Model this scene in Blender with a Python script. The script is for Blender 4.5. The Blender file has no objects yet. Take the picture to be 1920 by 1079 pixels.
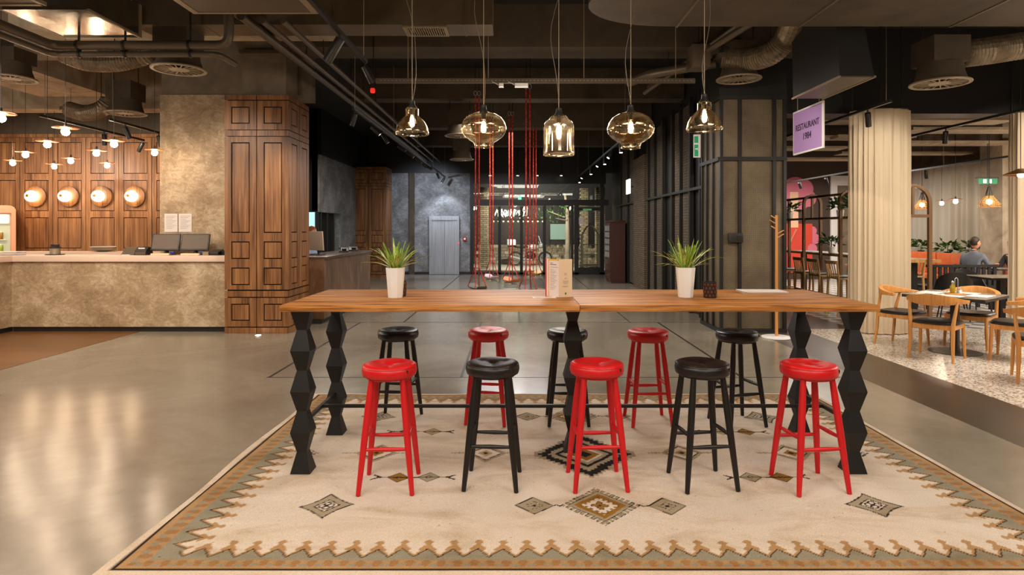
import bpy, bmesh, math, random
import numpy as np
from mathutils import Vector, Matrix
random.seed(7)
PI = math.pi
scn = bpy.context.scene
COL = scn.collection

# ------------------------------------------------------------------ camera
cd = bpy.data.cameras.new('camera'); cam = bpy.data.objects.new('camera', cd); COL.objects.link(cam)
cam.location = (0, 0, 1.55); cam.rotation_euler = (PI/2, 0, 0)
cd.sensor_width = 36.0; cd.lens = 36.0*1150/1920
cd.shift_x = -0.003; cd.shift_y = -0.057
cd.clip_start = 0.05; cd.clip_end = 120
scn.camera = cam

# ------------------------------------------------------------------ world, exposure
w = bpy.data.worlds.new('night'); scn.world = w; w.use_nodes = True
bg = w.node_tree.nodes['Background']; bg.inputs[0].default_value = (0.010, 0.012, 0.016, 1); bg.inputs[1].default_value = 1.0
scn.view_settings.view_transform = 'Standard'; scn.view_settings.look = 'None'
scn.view_settings.gamma = 1.0; scn.view_settings.use_curve_mapping = False
scn.view_settings.exposure = 0.5
cy = scn.cycles
cy.max_bounces = 8; cy.diffuse_bounces = 4; cy.glossy_bounces = 4; cy.transmission_bounces = 6; cy.transparent_max_bounces = 16
cy.caustics_reflective = False; cy.caustics_refractive = False; cy.use_denoising = True
cy.sample_clamp_indirect = 6.0

def lin(c):
    return tuple(((x/255.0)/12.92 if x/255.0 <= 0.04045 else (((x/255.0)+0.055)/1.055)**2.4) for x in c)

WARM = (1.0, 0.70, 0.42); SOFT = (1.0, 0.86, 0.71); NEUT = (1.0, 0.90, 0.79)
def area(name, loc, size, power, col=SOFT, target=None, sizey=None, spread=PI):
    l = bpy.data.lights.new(name, 'AREA'); l.energy = power; l.color = col; l.size = size; l.spread = spread
    if sizey: l.shape = 'RECTANGLE'; l.size_y = sizey
    o = bpy.data.objects.new(name, l); COL.objects.link(o); o.location = loc
    if target: o.rotation_euler = (Vector(target)-Vector(loc)).to_track_quat('-Z', 'Y').to_euler()
    return o
def spot(name, loc, target, power, angle=60, col=SOFT, blend=0.6, r=0.05):
    l = bpy.data.lights.new(name, 'SPOT'); l.energy = power; l.color = col; l.spot_size = math.radians(angle); l.spot_blend = blend; l.shadow_soft_size = r
    o = bpy.data.objects.new(name, l); COL.objects.link(o); o.location = loc
    o.rotation_euler = (Vector(target)-Vector(loc)).to_track_quat('-Z', 'Y').to_euler()
    return o
# unseen area lights added as ambient fill, and spotlights aimed at walls and columns
area('lobby_fill', (-1.6, 0.8, 3.9), 2.4, 120, SOFT)
area('lobby_fill', (2.8, 0.8, 3.9), 2.4, 110, SOFT)
area('lobby_fill', (0.6, -2.6, 3.9), 3.0, 120, SOFT)
area('lobby_fill', (-5.0, 3.0, 3.55), 1.6, 60, SOFT)
area('lobby_fill', (0.4, 8.2, 3.4), 2.0, 80, NEUT)
area('corridor_fill', (0.0, 12.6, 3.6), 2.2, 90, NEUT)
area('corridor_fill', (-0.2, 17.0, 3.5), 2.2, 95, (0.92, 0.94, 1.0))
area('bar_fill', (-6.4, 6.6, 3.3), 1.8, 85, SOFT)
area('bar_fill', (-10.8, 9.4, 3.3), 1.8, 110, SOFT)
area('restaurant_fill', (6.6, 6.2, 3.0), 1.6, 120, NEUT)
area('restaurant_fill', (10.7, 10.2, 3.1), 2.2, 190, NEUT)
area('restaurant_fill', (8.2, 16.2, 3.1), 2.4, 150, NEUT)
area('reception_fill', (-4.3, 14.2, 3.4), 1.4, 50, NEUT)
spot('bar_wall_washer', (-6.9, 10.4, 3.05), (-7.2, 12.4, 2.0), 110, 110, SOFT)
spot('bar_wall_washer', (-9.2, 10.4, 3.05), (-9.2, 12.4, 2.0), 90, 110, SOFT)
spot('column_washer', (-4.6, 6.8, 3.4), (-4.6, 9.2, 1.5), 85, 85, SOFT)
spot('column_foot_lamp', (-2.6, 8.0, 3.2), (-3.4, 9.8, 0.9), 90, 75, SOFT)
spot('mesh_column_washer', (2.0, 6.4, 3.3), (3.5, 9.2, 1.6), 150, 80, SOFT)
spot('corridor_wall_washer', (1.8, 12.6, 3.2), (3.3, 13.4, 1.8), 50, 110, NEUT)
spot('lift_wall_washer', (-2.8, 18.6, 3.2), (-3.0, 21.0, 1.8), 130, 100, (0.74, 0.84, 1.0))
spot('outdoor_fill', (0.3, 23.0, 3.4), (0.8, 27.2, 0.5), 1300, 130, NEUT)  # unseen spot added to brighten the stone wall and motorbike outside
spot('lift_door_fill', (-2.42, 20.3, 3.1), (-2.42, 20.95, 1.5), 170, 90, (0.74, 0.84, 1.0))  # spot added to brighten the steel lift doors from above
spot('curtain_fill', (4.9, 7.6, 3.2), (5.5, 9.2, 1.5), 75, 100, NEUT)  # spots added here to lighten the two cream curtains
spot('curtain_fill', (7.6, 7.6, 3.2), (7.9, 9.4, 2.0), 120, 90, NEUT)
# unseen point lights added as fill, which also brighten the ceiling itself
def lamp(name, loc, power, col=SOFT, r=0.12):
    l = bpy.data.lights.new(name, 'POINT'); l.energy = power; l.color = col; l.shadow_soft_size = r; o = bpy.data.objects.new(name, l); COL.objects.link(o); o.location = loc
for loc, pw in (((-6.8, 5.4, 2.9), 80), ((-2.6, 2.2, 2.9), 30), ((3.6, 2.6, 2.9), 30), ((0.6, 7.0, 2.75), 22), ((5.6, 5.4, 2.6), 22), ((-10.6, 8.4, 2.9), 35), ((0.0, 13.6, 2.7), 18), ((10.6, 10.4, 2.6), 45)): lamp('ceiling_fill', loc, pw)

# ------------------------------------------------------------------ materials
MATS = {}
def newmat(name):
    m = bpy.data.materials.new(name); m.use_nodes = True; MATS[name] = m
    nt = m.node_tree; b = nt.nodes['Principled BSDF']
    return m, nt, b
def setp(b, col=None, rough=None, metal=None, spec=None, coat=None):
    if col is not None: b.inputs['Base Color'].default_value = (*col, 1)
    if rough is not None: b.inputs['Roughness'].default_value = rough
    if metal is not None: b.inputs['Metallic'].default_value = metal
    if spec is not None: b.inputs['Specular IOR Level'].default_value = spec
    if coat is not None: b.inputs['Coat Weight'].default_value = coat; b.inputs['Coat Roughness'].default_value = 0.12
def N(nt, t, **kw):
    n = nt.nodes.new(t)
    for k, v in kw.items(): setattr(n, k, v)
    return n
def coords(nt, scale=(1, 1, 1), rand=False, space='Object'):
    tc = N(nt, 'ShaderNodeTexCoord'); mp = N(nt, 'ShaderNodeMapping'); mp.inputs['Scale'].default_value = scale
    nt.links.new(tc.outputs[space], mp.inputs['Vector'])
    if rand:
        oi = N(nt, 'ShaderNodeObjectInfo'); vm = N(nt, 'ShaderNodeVectorMath', operation='SCALE'); vm.inputs[0].default_value = (13.1, 7.7, 5.3)
        nt.links.new(oi.outputs['Random'], vm.inputs['Scale']); nt.links.new(vm.outputs[0], mp.inputs['Location'])
    return mp.outputs[0]
def ramp(nt, fac, stops):
    r = N(nt, 'ShaderNodeValToRGB'); e = r.color_ramp.elements
    while len(e) < len(stops): e.new(0.5)
    for el, (p, c) in zip(e, stops): el.position = p; el.color = (*c, 1)
    nt.links.new(fac, r.inputs[0]); return r.outputs[0]
def noise(nt, vec, scale, detail=5, rough=0.55, dist=0):
    n = N(nt, 'ShaderNodeTexNoise'); n.inputs['Scale'].default_value = scale; n.inputs['Detail'].default_value = detail
    n.inputs['Roughness'].default_value = rough; n.inputs['Distortion'].default_value = dist
    nt.links.new(vec, n.inputs['Vector']); return n.outputs['Fac']
def bump(nt, b, h, strength=0.2, dist=0.01):
    n = N(nt, 'ShaderNodeBump'); n.inputs['Strength'].default_value = strength; n.inputs['Distance'].default_value = dist
    nt.links.new(h, n.inputs['Height']); nt.links.new(n.outputs[0], b.inputs['Normal'])
def plain(name, rgb, rough=0.5, metal=0, spec=None, coat=None):
    m, nt, b = newmat(name); setp(b, lin(rgb), rough, metal, spec, coat); return m
def mottled(name, stops, scale=2.0, rough=0.7, detail=8, dist=0.6, bumps=0.15, metal=0, stretch=(1, 1, 1), spec=None, bscale=None, space='Object'):
    m, nt, b = newmat(name); setp(b, None, rough, metal, spec)
    v = coords(nt, stretch, space=space); f = noise(nt, v, scale, detail, 0.62, dist)
    nt.links.new(ramp(nt, f, [(p, lin(c)) for p, c in stops]), b.inputs['Base Color'])
    if bumps:
        h = noise(nt, v, bscale or scale*6, 4)
        bump(nt, b, h, bumps, 0.01)
    return m
def wood(name, stops, axis='z', rough=0.42, scale=9.0, spec=0.4, rand=True, bumps=0.08):
    m, nt, b = newmat(name); setp(b, None, rough, 0, spec)
    st = {'x': (0.10, 1, 1), 'y': (1, 0.10, 1), 'z': (1, 1, 0.07)}[axis]
    v = coords(nt, st, rand); f = noise(nt, v, scale, 6, 0.6, 0.5)
    st2 = {'x': (0.03, 1, 1), 'y': (1, 0.03, 1), 'z': (1, 1, 0.02)}[axis]
    v2 = coords(nt, st2, rand); f2 = noise(nt, v2, scale*6, 3, 0.6, 0)
    mx = N(nt, 'ShaderNodeMath', operation='MULTIPLY_ADD'); mx.inputs[1].default_value = 0.45
    nt.links.new(f2, mx.inputs[0]); 
    sc = N(nt, 'ShaderNodeMath', operation='MULTIPLY'); sc.inputs[1].default_value = 0.6; nt.links.new(f, sc.inputs[0]); nt.links.new(sc.outputs[0], mx.inputs[2])
    nt.links.new(ramp(nt, mx.outputs[0], [(p, lin(c)) for p, c in stops]), b.inputs['Base Color'])
    if bumps: bump(nt, b, f2, bumps, 0.004)
    return m
def glow(name, rgb, strength, base=None):
    m, nt, b = newmat(name); setp(b, lin(base or rgb), 0.4)
    b.inputs['Emission Color'].default_value = (*lin(rgb), 1); b.inputs['Emission Strength'].default_value = strength; return m
def thin_glass(name, tint, gloss=(1, 1, 1), ior=1.45, rough=0.02, extra=0.0):
    m = bpy.data.materials.new(name); m.use_nodes = True; MATS[name] = m; nt = m.node_tree; nt.nodes.clear()
    out = N(nt, 'ShaderNodeOutputMaterial'); mix = N(nt, 'ShaderNodeMixShader'); tr = N(nt, 'ShaderNodeBsdfTransparent'); gl = N(nt, 'ShaderNodeBsdfGlossy')
    fr = N(nt, 'ShaderNodeLayerWeight'); fr.inputs['Blend'].default_value = 0.5
    pw = N(nt, 'ShaderNodeMath', operation='POWER'); pw.inputs[1].default_value = 3.5; nt.links.new(fr.outputs['Facing'], pw.inputs[0])
    ad = N(nt, 'ShaderNodeMath', operation='MULTIPLY_ADD'); ad.inputs[1].default_value = 0.75; ad.inputs[2].default_value = 0.03+extra; nt.links.new(pw.outputs[0], ad.inputs[0])
    tr.inputs[0].default_value = (*tint, 1); gl.inputs[0].default_value = (*gloss, 1); gl.inputs['Roughness'].default_value = rough
    nt.links.new(ad.outputs[0], mix.inputs[0]); nt.links.new(tr.outputs[0], mix.inputs[1]); nt.links.new(gl.outputs[0], mix.inputs[2]); nt.links.new(mix.outputs[0], out.inputs[0])
    return m

M_black = plain('black_paint', (26, 24, 22), 0.5)
M_blackmetal = plain('black_metal', (34, 32, 30), 0.4, 0.2)
M_leg = mottled('black_leg_lacquer', [(0.3, (10, 9, 9)), (0.7, (17, 16, 15))], 6, 0.5, bumps=0.03)
M_red = mottled('red_leather', [(0.3, (196, 16, 22)), (0.7, (214, 22, 28))], 8, 0.36, bumps=0.12, bscale=160)
M_redwood = plain('red_lacquered_wood', (200, 18, 26), 0.42)
M_blackleather = mottled('black_leather', [(0.3, (17, 15, 15)), (0.7, (27, 24, 23))], 8, 0.34, bumps=0.12, bscale=160)
M_blackwood = plain('black_lacquered_wood', (18, 16, 15), 0.42)
M_button = plain('seat_button', (120, 110, 100), 0.3, 0.6)
M_tabletop = wood('oak_tabletop', [(0.42, (116, 70, 32)), (0.52, (170, 112, 58)), (0.62, (196, 142, 84))], 'x', 0.5, 16, 0.14)
M_walnut = wood('walnut_panelling', [(0.38, (80, 50, 29)), (0.52, (128, 86, 52)), (0.66, (160, 114, 72))], 'z', 0.42, 9)
M_groove = plain('dark_groove', (16, 11, 8), 0.8)
M_oakchair = wood('oak_chair', [(0.3, (170, 106, 48)), (0.55, (204, 142, 76)), (0.8, (222, 168, 104))], 'z', 0.4, 12)
M_barchair = wood('brown_oak', [(0.35, (150, 108, 62)), (0.55, (190, 146, 90)), (0.7, (208, 166, 110))], 'z', 0.45, 12)
M_bronze = plain('bronze_frame', (126, 94, 62), 0.45, 0.15)
def plaster(name, stops, rough=0.6):
    m, nt, b = newmat(name); setp(b, None, rough)
    v = coords(nt); f = noise(nt, v, 1.9, 9, 0.62, 0.5); g = noise(nt, coords(nt, (1, 1, 1.6)), 5.5, 9, 0.74, 2.0); h = noise(nt, v, 55, 4, 0.7)
    m1 = N(nt, 'ShaderNodeMath', operation='MULTIPLY_ADD'); m1.inputs[1].default_value = 0.42; nt.links.new(g, m1.inputs[0])
    m2 = N(nt, 'ShaderNodeMath', operation='MULTIPLY_ADD'); m2.inputs[1].default_value = 0.45; nt.links.new(f, m2.inputs[0]); m3 = N(nt, 'ShaderNodeMath', operation='MULTIPLY'); m3.inputs[1].default_value = 0.16; nt.links.new(h, m3.inputs[0])
    nt.links.new(m3.outputs[0], m2.inputs[2]); nt.links.new(m2.outputs[0], m1.inputs[2])
    nt.links.new(ramp(nt, m1.outputs[0], [(p_, lin(c)) for p_, c in stops]), b.inputs['Base Color']); bump(nt, b, m1.outputs[0], 0.5, 0.02); return m
M_plaster = plaster('trowelled_plaster', [(0.36, (120, 98, 72)), (0.5, (168, 143, 112)), (0.62, (206, 186, 158))])
M_darkplaster = plaster('grey_plaster', [(0.36, (66, 64, 62)), (0.5, (110, 108, 107)), (0.64, (158, 158, 160))])
M_concrete = mottled('concrete', [(0.3, (108, 96, 80)), (0.6, (138, 124, 106))], 2.2, 0.8, 8, 0.5, 0.12)
M_lightconcrete = mottled('pale_concrete', [(0.3, (132, 116, 96)), (0.5, (164, 148, 126)), (0.7, (186, 170, 148))], 1.8, 0.75, 9, 1.0, 0.15)
M_ceil = mottled('ceiling_black', [(0.3, (20, 16, 12)), (0.7, (31, 26, 20))], 1.5, 0.85, 6, 0.3, 0.1)
M_beam = mottled('painted_beam', [(0.3, (60, 50, 38)), (0.7, (82, 70, 54))], 1.8, 0.8, 7, 0.4, 0.15)
M_duct = mottled('grey_duct', [(0.3, (92, 80, 64)), (0.7, (120, 107, 88))], 1.2, 0.45, 5, 0.3, 0.05, metal=0.35)
M_shiny = mottled('galvanised_sheet', [(0.3, (150, 140, 124)), (0.7, (190, 182, 166))], 3, 0.18, 6, 1.0, 0.06, metal=0.95)
M_pipe = plain('painted_pipe', (104, 92, 78), 0.4, 0.5)
M_flex = mottled('foil_flex_duct', [(0.3, (100, 88, 70)), (0.7, (150, 134, 112))], 12, 0.4, 4, 0.3, 0.2, metal=0.5)
M_frame = plain('pale_metal_frame', (150, 134, 110), 0.5, 0.3)
M_steel = mottled('brushed_steel', [(0.3, (158, 160, 164)), (0.7, (190, 192, 196))], 2, 0.3, 4, 0.2, 0.03, metal=0.45, stretch=(12, 1, 0.4))
M_white = plain('white_gloss', (236, 234, 232), 0.35)
M_paper = plain('white_paper', (228, 218, 212), 0.7)
M_ink = plain('grey_ink', (96, 92, 110), 0.7)
M_ctop = plain('pale_counter_top', (226, 198, 178), 0.4)
M_dark = plain('dark_plastic', (32, 28, 26), 0.45)
M_copper = plain('copper_disc', (206, 128, 84), 0.3, 0.75)
M_brass = plain('brass', (176, 128, 66), 0.3, 0.9)
M_globe = glow('lit_globe', (255, 230, 198), 100)
M_sconce = glow('lit_sconce', (255, 220, 176), 12)
M_filament = glow('lit_filament_bulb', (255, 212, 158), 230)
M_spotlens = glow('lit_spot_lens', (255, 240, 220), 14)
M_amber = thin_glass('amber_glass', (0.99, 0.955, 0.87), (1.0, 0.93, 0.80), 1.5, 0.04, 0.05)
M_clear = thin_glass('clear_glass', (0.97, 0.97, 0.95), (1, 1, 1), 1.4, 0.02, 0.01)
M_pane = thin_glass('window_glass', (0.86, 0.90, 0.88), (1, 1, 1), 1.45, 0.01, 0.02)
M_leaf = mottled('striped_leaf', [(0.35, (88, 132, 30)), (0.5, (150, 182, 64)), (0.62, (214, 216, 140))], 30, 0.45, 3, 0.2, 0.0, stretch=(1, 1, 0.3))
M_green = mottled('green_leaf', [(0.3, (28, 58, 18)), (0.6, (62, 100, 34)), (0.8, (96, 136, 58))], 20, 0.5, 3, 0.2, 0.0)
M_soil = plain('potting_soil', (44, 32, 22), 0.9)
M_rope = mottled('red_rope', [(0.4, (150, 22, 14)), (0.6, (222, 70, 50))], 26, 0.7, 2, 0, 0.0)
M_orange = mottled('orange_upholstery', [(0.3, (178, 84, 38)), (0.7, (200, 100, 48))], 8, 0.6, bumps=0.05)
M_purple = plain('purple_sign_face', (168, 134, 190), 0.5)
M_signink = plain('sign_ink', (52, 32, 58), 0.6)
M_signgreen = glow('lit_green_sign', (24, 130, 84), 0.35)
M_signwhite = glow('lit_white_sign', (236, 236, 226), 0.9)
M_cream = plain('cream_fabric', (222, 200, 170), 0.8)
M_redbrick = plain('dark_red_wood', (70, 34, 24), 0.4)
M_mural_pink = plain('mural_pink', (206, 112, 132), 0.7)
M_mural_red = plain('mural_red', (206, 66, 48), 0.7)
M_mural_skin = plain('mural_beige', (228, 184, 150), 0.7)
M_skin = plain('skin', (206, 150, 118), 0.55)
M_hair = plain('brown_hair', (54, 38, 28), 0.6)
M_hair_red = plain('auburn_hair', (150, 68, 36), 0.6)
M_shirt = mottled('grey_blue_shirt', [(0.3, (92, 98, 110)), (0.7, (112, 117, 127))], 10, 0.8, bumps=0.05)
M_darkshirt = plain('dark_shirt', (40, 38, 40), 0.8)
M_blueshirt = plain('pale_blue_shirt', (170, 186, 214), 0.8)
M_jeans = plain('dark_blue_jeans', (34, 42, 70), 0.85)
# ------------------------------------------------------------------ special materials
def floor_material():
    m, nt, b = newmat('polished_concrete')
    v = coords(nt)
    f = noise(nt, v, 0.55, 8, 0.6, 0.8); g = noise(nt, v, 9, 5, 0.6, 0.3)
    c1 = ramp(nt, f, [(0.3, lin((112, 103, 90))), (0.55, lin((136, 127, 112))), (0.75, lin((150, 141, 125)))])
    mx = N(nt, 'ShaderNodeMix', data_type='RGBA', blend_type='OVERLAY'); mx.inputs[0].default_value = 0.15
    nt.links.new(c1, mx.inputs[6]); nt.links.new(ramp(nt, g, [(0.3, (0.35,)*3), (0.7, (0.65,)*3)]), mx.inputs[7])
    nt.links.new(mx.outputs[2], b.inputs['Base Color'])
    r = N(nt, 'ShaderNodeMapRange'); r.inputs[3].default_value = 0.15; r.inputs[4].default_value = 0.25; nt.links.new(f, r.inputs[0]); nt.links.new(r.outputs[0], b.inputs['Roughness'])
    b.inputs['Specular IOR Level'].default_value = 0.6
    return m
M_floor = floor_material()
M_darkband = mottled('dark_polished_band', [(0.3, (60, 51, 41)), (0.7, (78, 67, 54))], 1.2, 0.3, 7, 0.5, 0.0, spec=0.5)
M_barfloor = wood('brown_floor', [(0.3, (88, 58, 32)), (0.55, (112, 76, 44)), (0.8, (128, 90, 56))], 'x', 0.3, 4, 0.5, rand=False)
M_joint = plain('floor_joint', (30, 27, 24), 0.5)
def terrazzo():
    m, nt, b = newmat('terrazzo'); v = coords(nt)
    vo = N(nt, 'ShaderNodeTexVoronoi'); vo.inputs['Scale'].default_value = 62; nt.links.new(v, vo.inputs['Vector'])
    w = noise(nt, vo.outputs['Color'], 9, 0)
    nt.links.new(ramp(nt, w, [(0.30, lin((128, 112, 98))), (0.42, lin((184, 168, 150))), (0.5, lin((218, 206, 190))), (0.62, lin((232, 222, 208)))]), b.inputs['Base Color'])
    setp(b, None, 0.2, 0, 0.6); return m
M_terrazzo = terrazzo()
def patterned_tile():
    m, nt, b = newmat('patterned_tile'); v = coords(nt)
    br = N(nt, 'ShaderNodeTexChecker'); br.inputs['Scale'].default_value = 5
    br.inputs[1].default_value = (*lin((206, 198, 186)), 1); br.inputs[2].default_value = (*lin((120, 118, 116)), 1)
    mp = coords(nt); rot = N(nt, 'ShaderNodeMapping'); rot.inputs['Rotation'].default_value = (0, 0, 0.785); nt.links.new(mp, rot.inputs[0]); nt.links.new(rot.outputs[0], br.inputs[0])
    nt.links.new(br.outputs[0], b.inputs[0]); setp(b, None, 0.3); return m
M_tile = patterned_tile()
def mesh_metal():
    m, nt, b = newmat('expanded_metal_mesh'); v = coords(nt, (1, 1, 1))
    ch = N(nt, 'ShaderNodeTexVoronoi'); ch.inputs['Scale'].default_value = 55; ch.inputs['Randomness'].default_value = 0.12; nt.links.new(v, ch.inputs['Vector'])
    f = noise(nt, v, 1.3, 6, 0.6, 0.6)
    c = ramp(nt, f, [(0.3, lin((96, 82, 62))), (0.7, lin((140, 124, 98)))])
    mx = N(nt, 'ShaderNodeMix', data_type='RGBA', blend_type='MULTIPLY'); mx.inputs[0].default_value = 0.8
    nt.links.new(c, mx.inputs[6]); nt.links.new(ramp(nt, ch.outputs['Distance'], [(0.2, (0.25,)*3), (0.6, (1.0,)*3)]), mx.inputs[7])
    nt.links.new(mx.outputs[2], b.inputs[0]); setp(b, None, 0.5, 0.3); bump(nt, b, ch.outputs['Distance'], 0.4, 0.01); return m
M_mesh = mesh_metal()
def perforated():
    m, nt, b = newmat('perforated_panel'); v = coords(nt, (1, 1, 1))
    ch = N(nt, 'ShaderNodeTexVoronoi'); ch.inputs['Scale'].default_value = 40; ch.inputs['Randomness'].default_value = 0; nt.links.new(v, ch.inputs['Vector'])
    nt.links.new(ramp(nt, ch.outputs['Distance'], [(0.28, lin((30, 25, 20))), (0.4, lin((104, 92, 76)))]), b.inputs[0]); setp(b, None, 0.5, 0.3); return m
M_perf = perforated()
def brickish(name, c1, c2, mortar, scale, space='Object', bw=0.5, rh=0.16, swap=False):
    m, nt, b = newmat(name)
    v = coords(nt, space=space)
    if swap:
        sx = N(nt, 'ShaderNodeSeparateXYZ'); cx = N(nt, 'ShaderNodeCombineXYZ'); nt.links.new(v, sx.inputs[0])
        nt.links.new(sx.outputs['Y' if swap == 'y' else 'X'], cx.inputs['X']); nt.links.new(sx.outputs['Z'], cx.inputs['Y']); v = cx.outputs[0]
    br = N(nt, 'ShaderNodeTexBrick'); br.inputs['Scale'].default_value = scale; br.inputs['Brick Width'].default_value = bw; br.inputs['Row Height'].default_value = rh
    br.inputs['Mortar Size'].default_value = 0.02; br.inputs['Color1'].default_value = (*lin(c1), 1); br.inputs['Color2'].default_value = (*lin(c2), 1); br.inputs['Mortar'].default_value = (*lin(mortar), 1)
    nt.links.new(v, br.inputs['Vector']); nt.links.new(br.outputs['Color'], b.inputs[0]); setp(b, None, 0.85); return m
M_stonewall = brickish('stacked_stone', (148, 130, 100), (108, 94, 72), (38, 32, 26), 2.0, swap='x')
M_darkbrick = brickish('dark_brick', (92, 78, 60), (74, 62, 48), (38, 32, 26), 3.0, swap='y')
def curtain_mat(name, c, tl=0.35):
    m, nt, b = newmat(name); nt.nodes.remove(b)
    out = nt.nodes['Material Output']; d = N(nt, 'ShaderNodeBsdfDiffuse'); t = N(nt, 'ShaderNodeBsdfTranslucent'); mx = N(nt, 'ShaderNodeMixShader')
    d.inputs[0].default_value = (*lin(c), 1); t.inputs[0].default_value = (*lin(c), 1); mx.inputs[0].default_value = tl
    nt.links.new(d.outputs[0], mx.inputs[1]); nt.links.new(t.outputs[0], mx.inputs[2]); nt.links.new(mx.outputs[0], out.inputs[0]); return m
M_curtain = curtain_mat('sheer_cream_curtain', (226, 208, 178))
M_whitecurtain = curtain_mat('sheer_white_curtain', (222, 214, 200))
def rug_mat():
    m, nt, b = newmat('woven_wool'); setp(b, None, 0.95, 0, 0.1)
    at = N(nt, 'ShaderNodeVertexColor'); at.layer_name = 'pattern'
    v = coords(nt, (1, 2.2, 1)); f = noise(nt, v, 1.6, 5, 0.6, 0.8); g = noise(nt, coords(nt), 180, 2)
    ab = ramp(nt, f, [(0.3, (0.68, 0.59, 0.47)), (0.5, (0.94, 0.90, 0.85)), (0.68, (1, 1, 1))])
    mx = N(nt, 'ShaderNodeMix', data_type='RGBA', blend_type='MULTIPLY'); mx.inputs[0].default_value = 0.9
    nt.links.new(at.outputs[0], mx.inputs[6]); nt.links.new(ab, mx.inputs[7])
    m2 = N(nt, 'ShaderNodeMix', data_type='RGBA', blend_type='MULTIPLY'); m2.inputs[0].default_value = 1
    nt.links.new(mx.outputs[2], m2.inputs[6]); nt.links.new(ramp(nt, g, [(0.25, (0.72,)*3), (0.6, (1,)*3)]), m2.inputs[7])
    nt.links.new(m2.outputs[2], b.inputs[0]); bump(nt, b, g, 0.5, 0.006); return m
M_rug = rug_mat()

# ------------------------------------------------------------------ mesh builder
class MB:
    def __init__(s): s.v = []; s.f = []
    def add(s, vs, fs):
        n = len(s.v); s.v += [tuple(p) for p in vs]; s.f += [tuple(i+n for i in f) for f in fs]; return s
    def box(s, x0, x1, y0, y1, z0, z1):
        return s.add([(x0,y0,z0),(x1,y0,z0),(x1,y1,z0),(x0,y1,z0),(x0,y0,z1),(x1,y0,z1),(x1,y1,z1),(x0,y1,z1)],
                     [(3,2,1,0),(4,5,6,7),(0,1,5,4),(1,2,6,5),(2,3,7,6),(3,0,4,7)])
    def cbox(s, c, d): return s.box(c[0]-d[0]/2, c[0]+d[0]/2, c[1]-d[1]/2, c[1]+d[1]/2, c[2]-d[2]/2, c[2]+d[2]/2)
    def loft(s, rings, cap=True, closed=False):
        n = len(rings[0]); vs = [p for r in rings for p in r]; fs = []
        R = len(rings); last = R if closed else R-1
        for i in range(last):
            a = i*n; b = ((i+1) % R)*n
            for j in range(n): k = (j+1) % n; fs.append((a+j, a+k, b+k, b+j))
        if cap and not closed: fs.append(tuple(range(n-1, -1, -1))); fs.append(tuple((R-1)*n+j for j in range(n)))
        return s.add(vs, fs)
    def tube(s, pts, r, n=8, cap=True, flat=1.0):
        pts = [Vector(p) for p in pts]; rs = r if isinstance(r, (list, tuple)) else [r]*len(pts)
        t = (pts[1]-pts[0]).normalized(); up = Vector((0, 0, 1)) if abs(t.z) < 0.9 else Vector((1, 0, 0))
        u = t.cross(up).normalized(); rings = []
        for i, p in enumerate(pts):
            if i == 0: d = pts[1]-pts[0]
            elif i == len(pts)-1: d = pts[-1]-pts[-2]
            else: d = (pts[i+1]-pts[i]).normalized()+(pts[i]-pts[i-1]).normalized()
            d.normalize(); u = (u-d*u.dot(d))
            if u.length < 1e-6: u = d.orthogonal()
            u.normalize(); w = d.cross(u)
            rings.append([p+(u*math.cos(2*PI*j/n)+w*math.sin(2*PI*j/n)*flat)*rs[i] for j in range(n)])
        return s.loft(rings, cap)
    def lathe(s, prof, c=(0, 0, 0), n=24, cap=True, axis='z'):
        rings = []
        for r, z in prof:
            ring = []
            for j in range(n):
                a = 2*PI*j/n
                if axis == 'z': ring.append((c[0]+r*math.cos(a), c[1]+r*math.sin(a), c[2]+z))
                elif axis == 'y': ring.append((c[0]+r*math.cos(a), c[1]+z, c[2]-r*math.sin(a)))
                else: ring.append((c[0]+z, c[1]+r*math.cos(a), c[2]+r*math.sin(a)))
            rings.append(ring)
        return s.loft(rings, cap)
    def ball(s, c, r, n=14, m=8):
        r = r if isinstance(r, (tuple, list)) else (r, r, r); rings = []
        for i in range(1, m):
            a = PI*i/m
            rings.append([(c[0]+r[0]*math.sin(a)*math.cos(2*PI*j/n), c[1]+r[1]*math.sin(a)*math.sin(2*PI*j/n), c[2]-r[2]*math.cos(a)) for j in range(n)])
        k = len(s.v); s.loft(rings, False); b = len(s.v); s.v += [(c[0], c[1], c[2]-r[2]), (c[0], c[1], c[2]+r[2])]
        for j in range(n): s.f.append((b, k+(j+1) % n, k+j)); s.f.append((b+1, k+(m-2)*n+j, k+(m-2)*n+(j+1) % n))
        return s
    def prism(s, poly, a0, a1, axis='z'):
        f = {'z': lambda p, a: (p[0], p[1], a), 'y': lambda p, a: (p[0], a, p[1]), 'x': lambda p, a: (a, p[0], p[1])}[axis]
        return s.loft([[f(p, a0) for p in poly], [f(p, a1) for p in poly]])
    def xform(s, mt): s.v = [tuple(mt @ Vector(p)) for p in s.v]; return s
    def build(s, name, mat, parent=None, smooth=False, bevel=0, seg=2, ang=42):
        me = bpy.data.meshes.new(name); me.from_pydata(s.v, [], s.f)
        bm = bmesh.new(); bm.from_mesh(me); bmesh.ops.recalc_face_normals(bm, faces=bm.faces)
        if bevel:
            es = [e for e in bm.edges if len(e.link_faces) == 2 and e.calc_face_angle(0) > 0.6]
            bmesh.ops.bevel(bm, geom=es, offset=bevel, segments=seg, profile=0.6, affect='EDGES', clamp_overlap=True)
        bm.to_mesh(me); bm.free()
        if smooth or bevel:
            me.polygons.foreach_set('use_smooth', [True]*len(me.polygons)); me.set_sharp_from_angle(angle=math.radians(ang))
        me.materials.append(mat)
        return link(name, me, parent)
def link(name, data, parent=None):
    o = bpy.data.objects.new(name, data); COL.objects.link(o)
    if parent is not None: o.parent = parent
    return o
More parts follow.
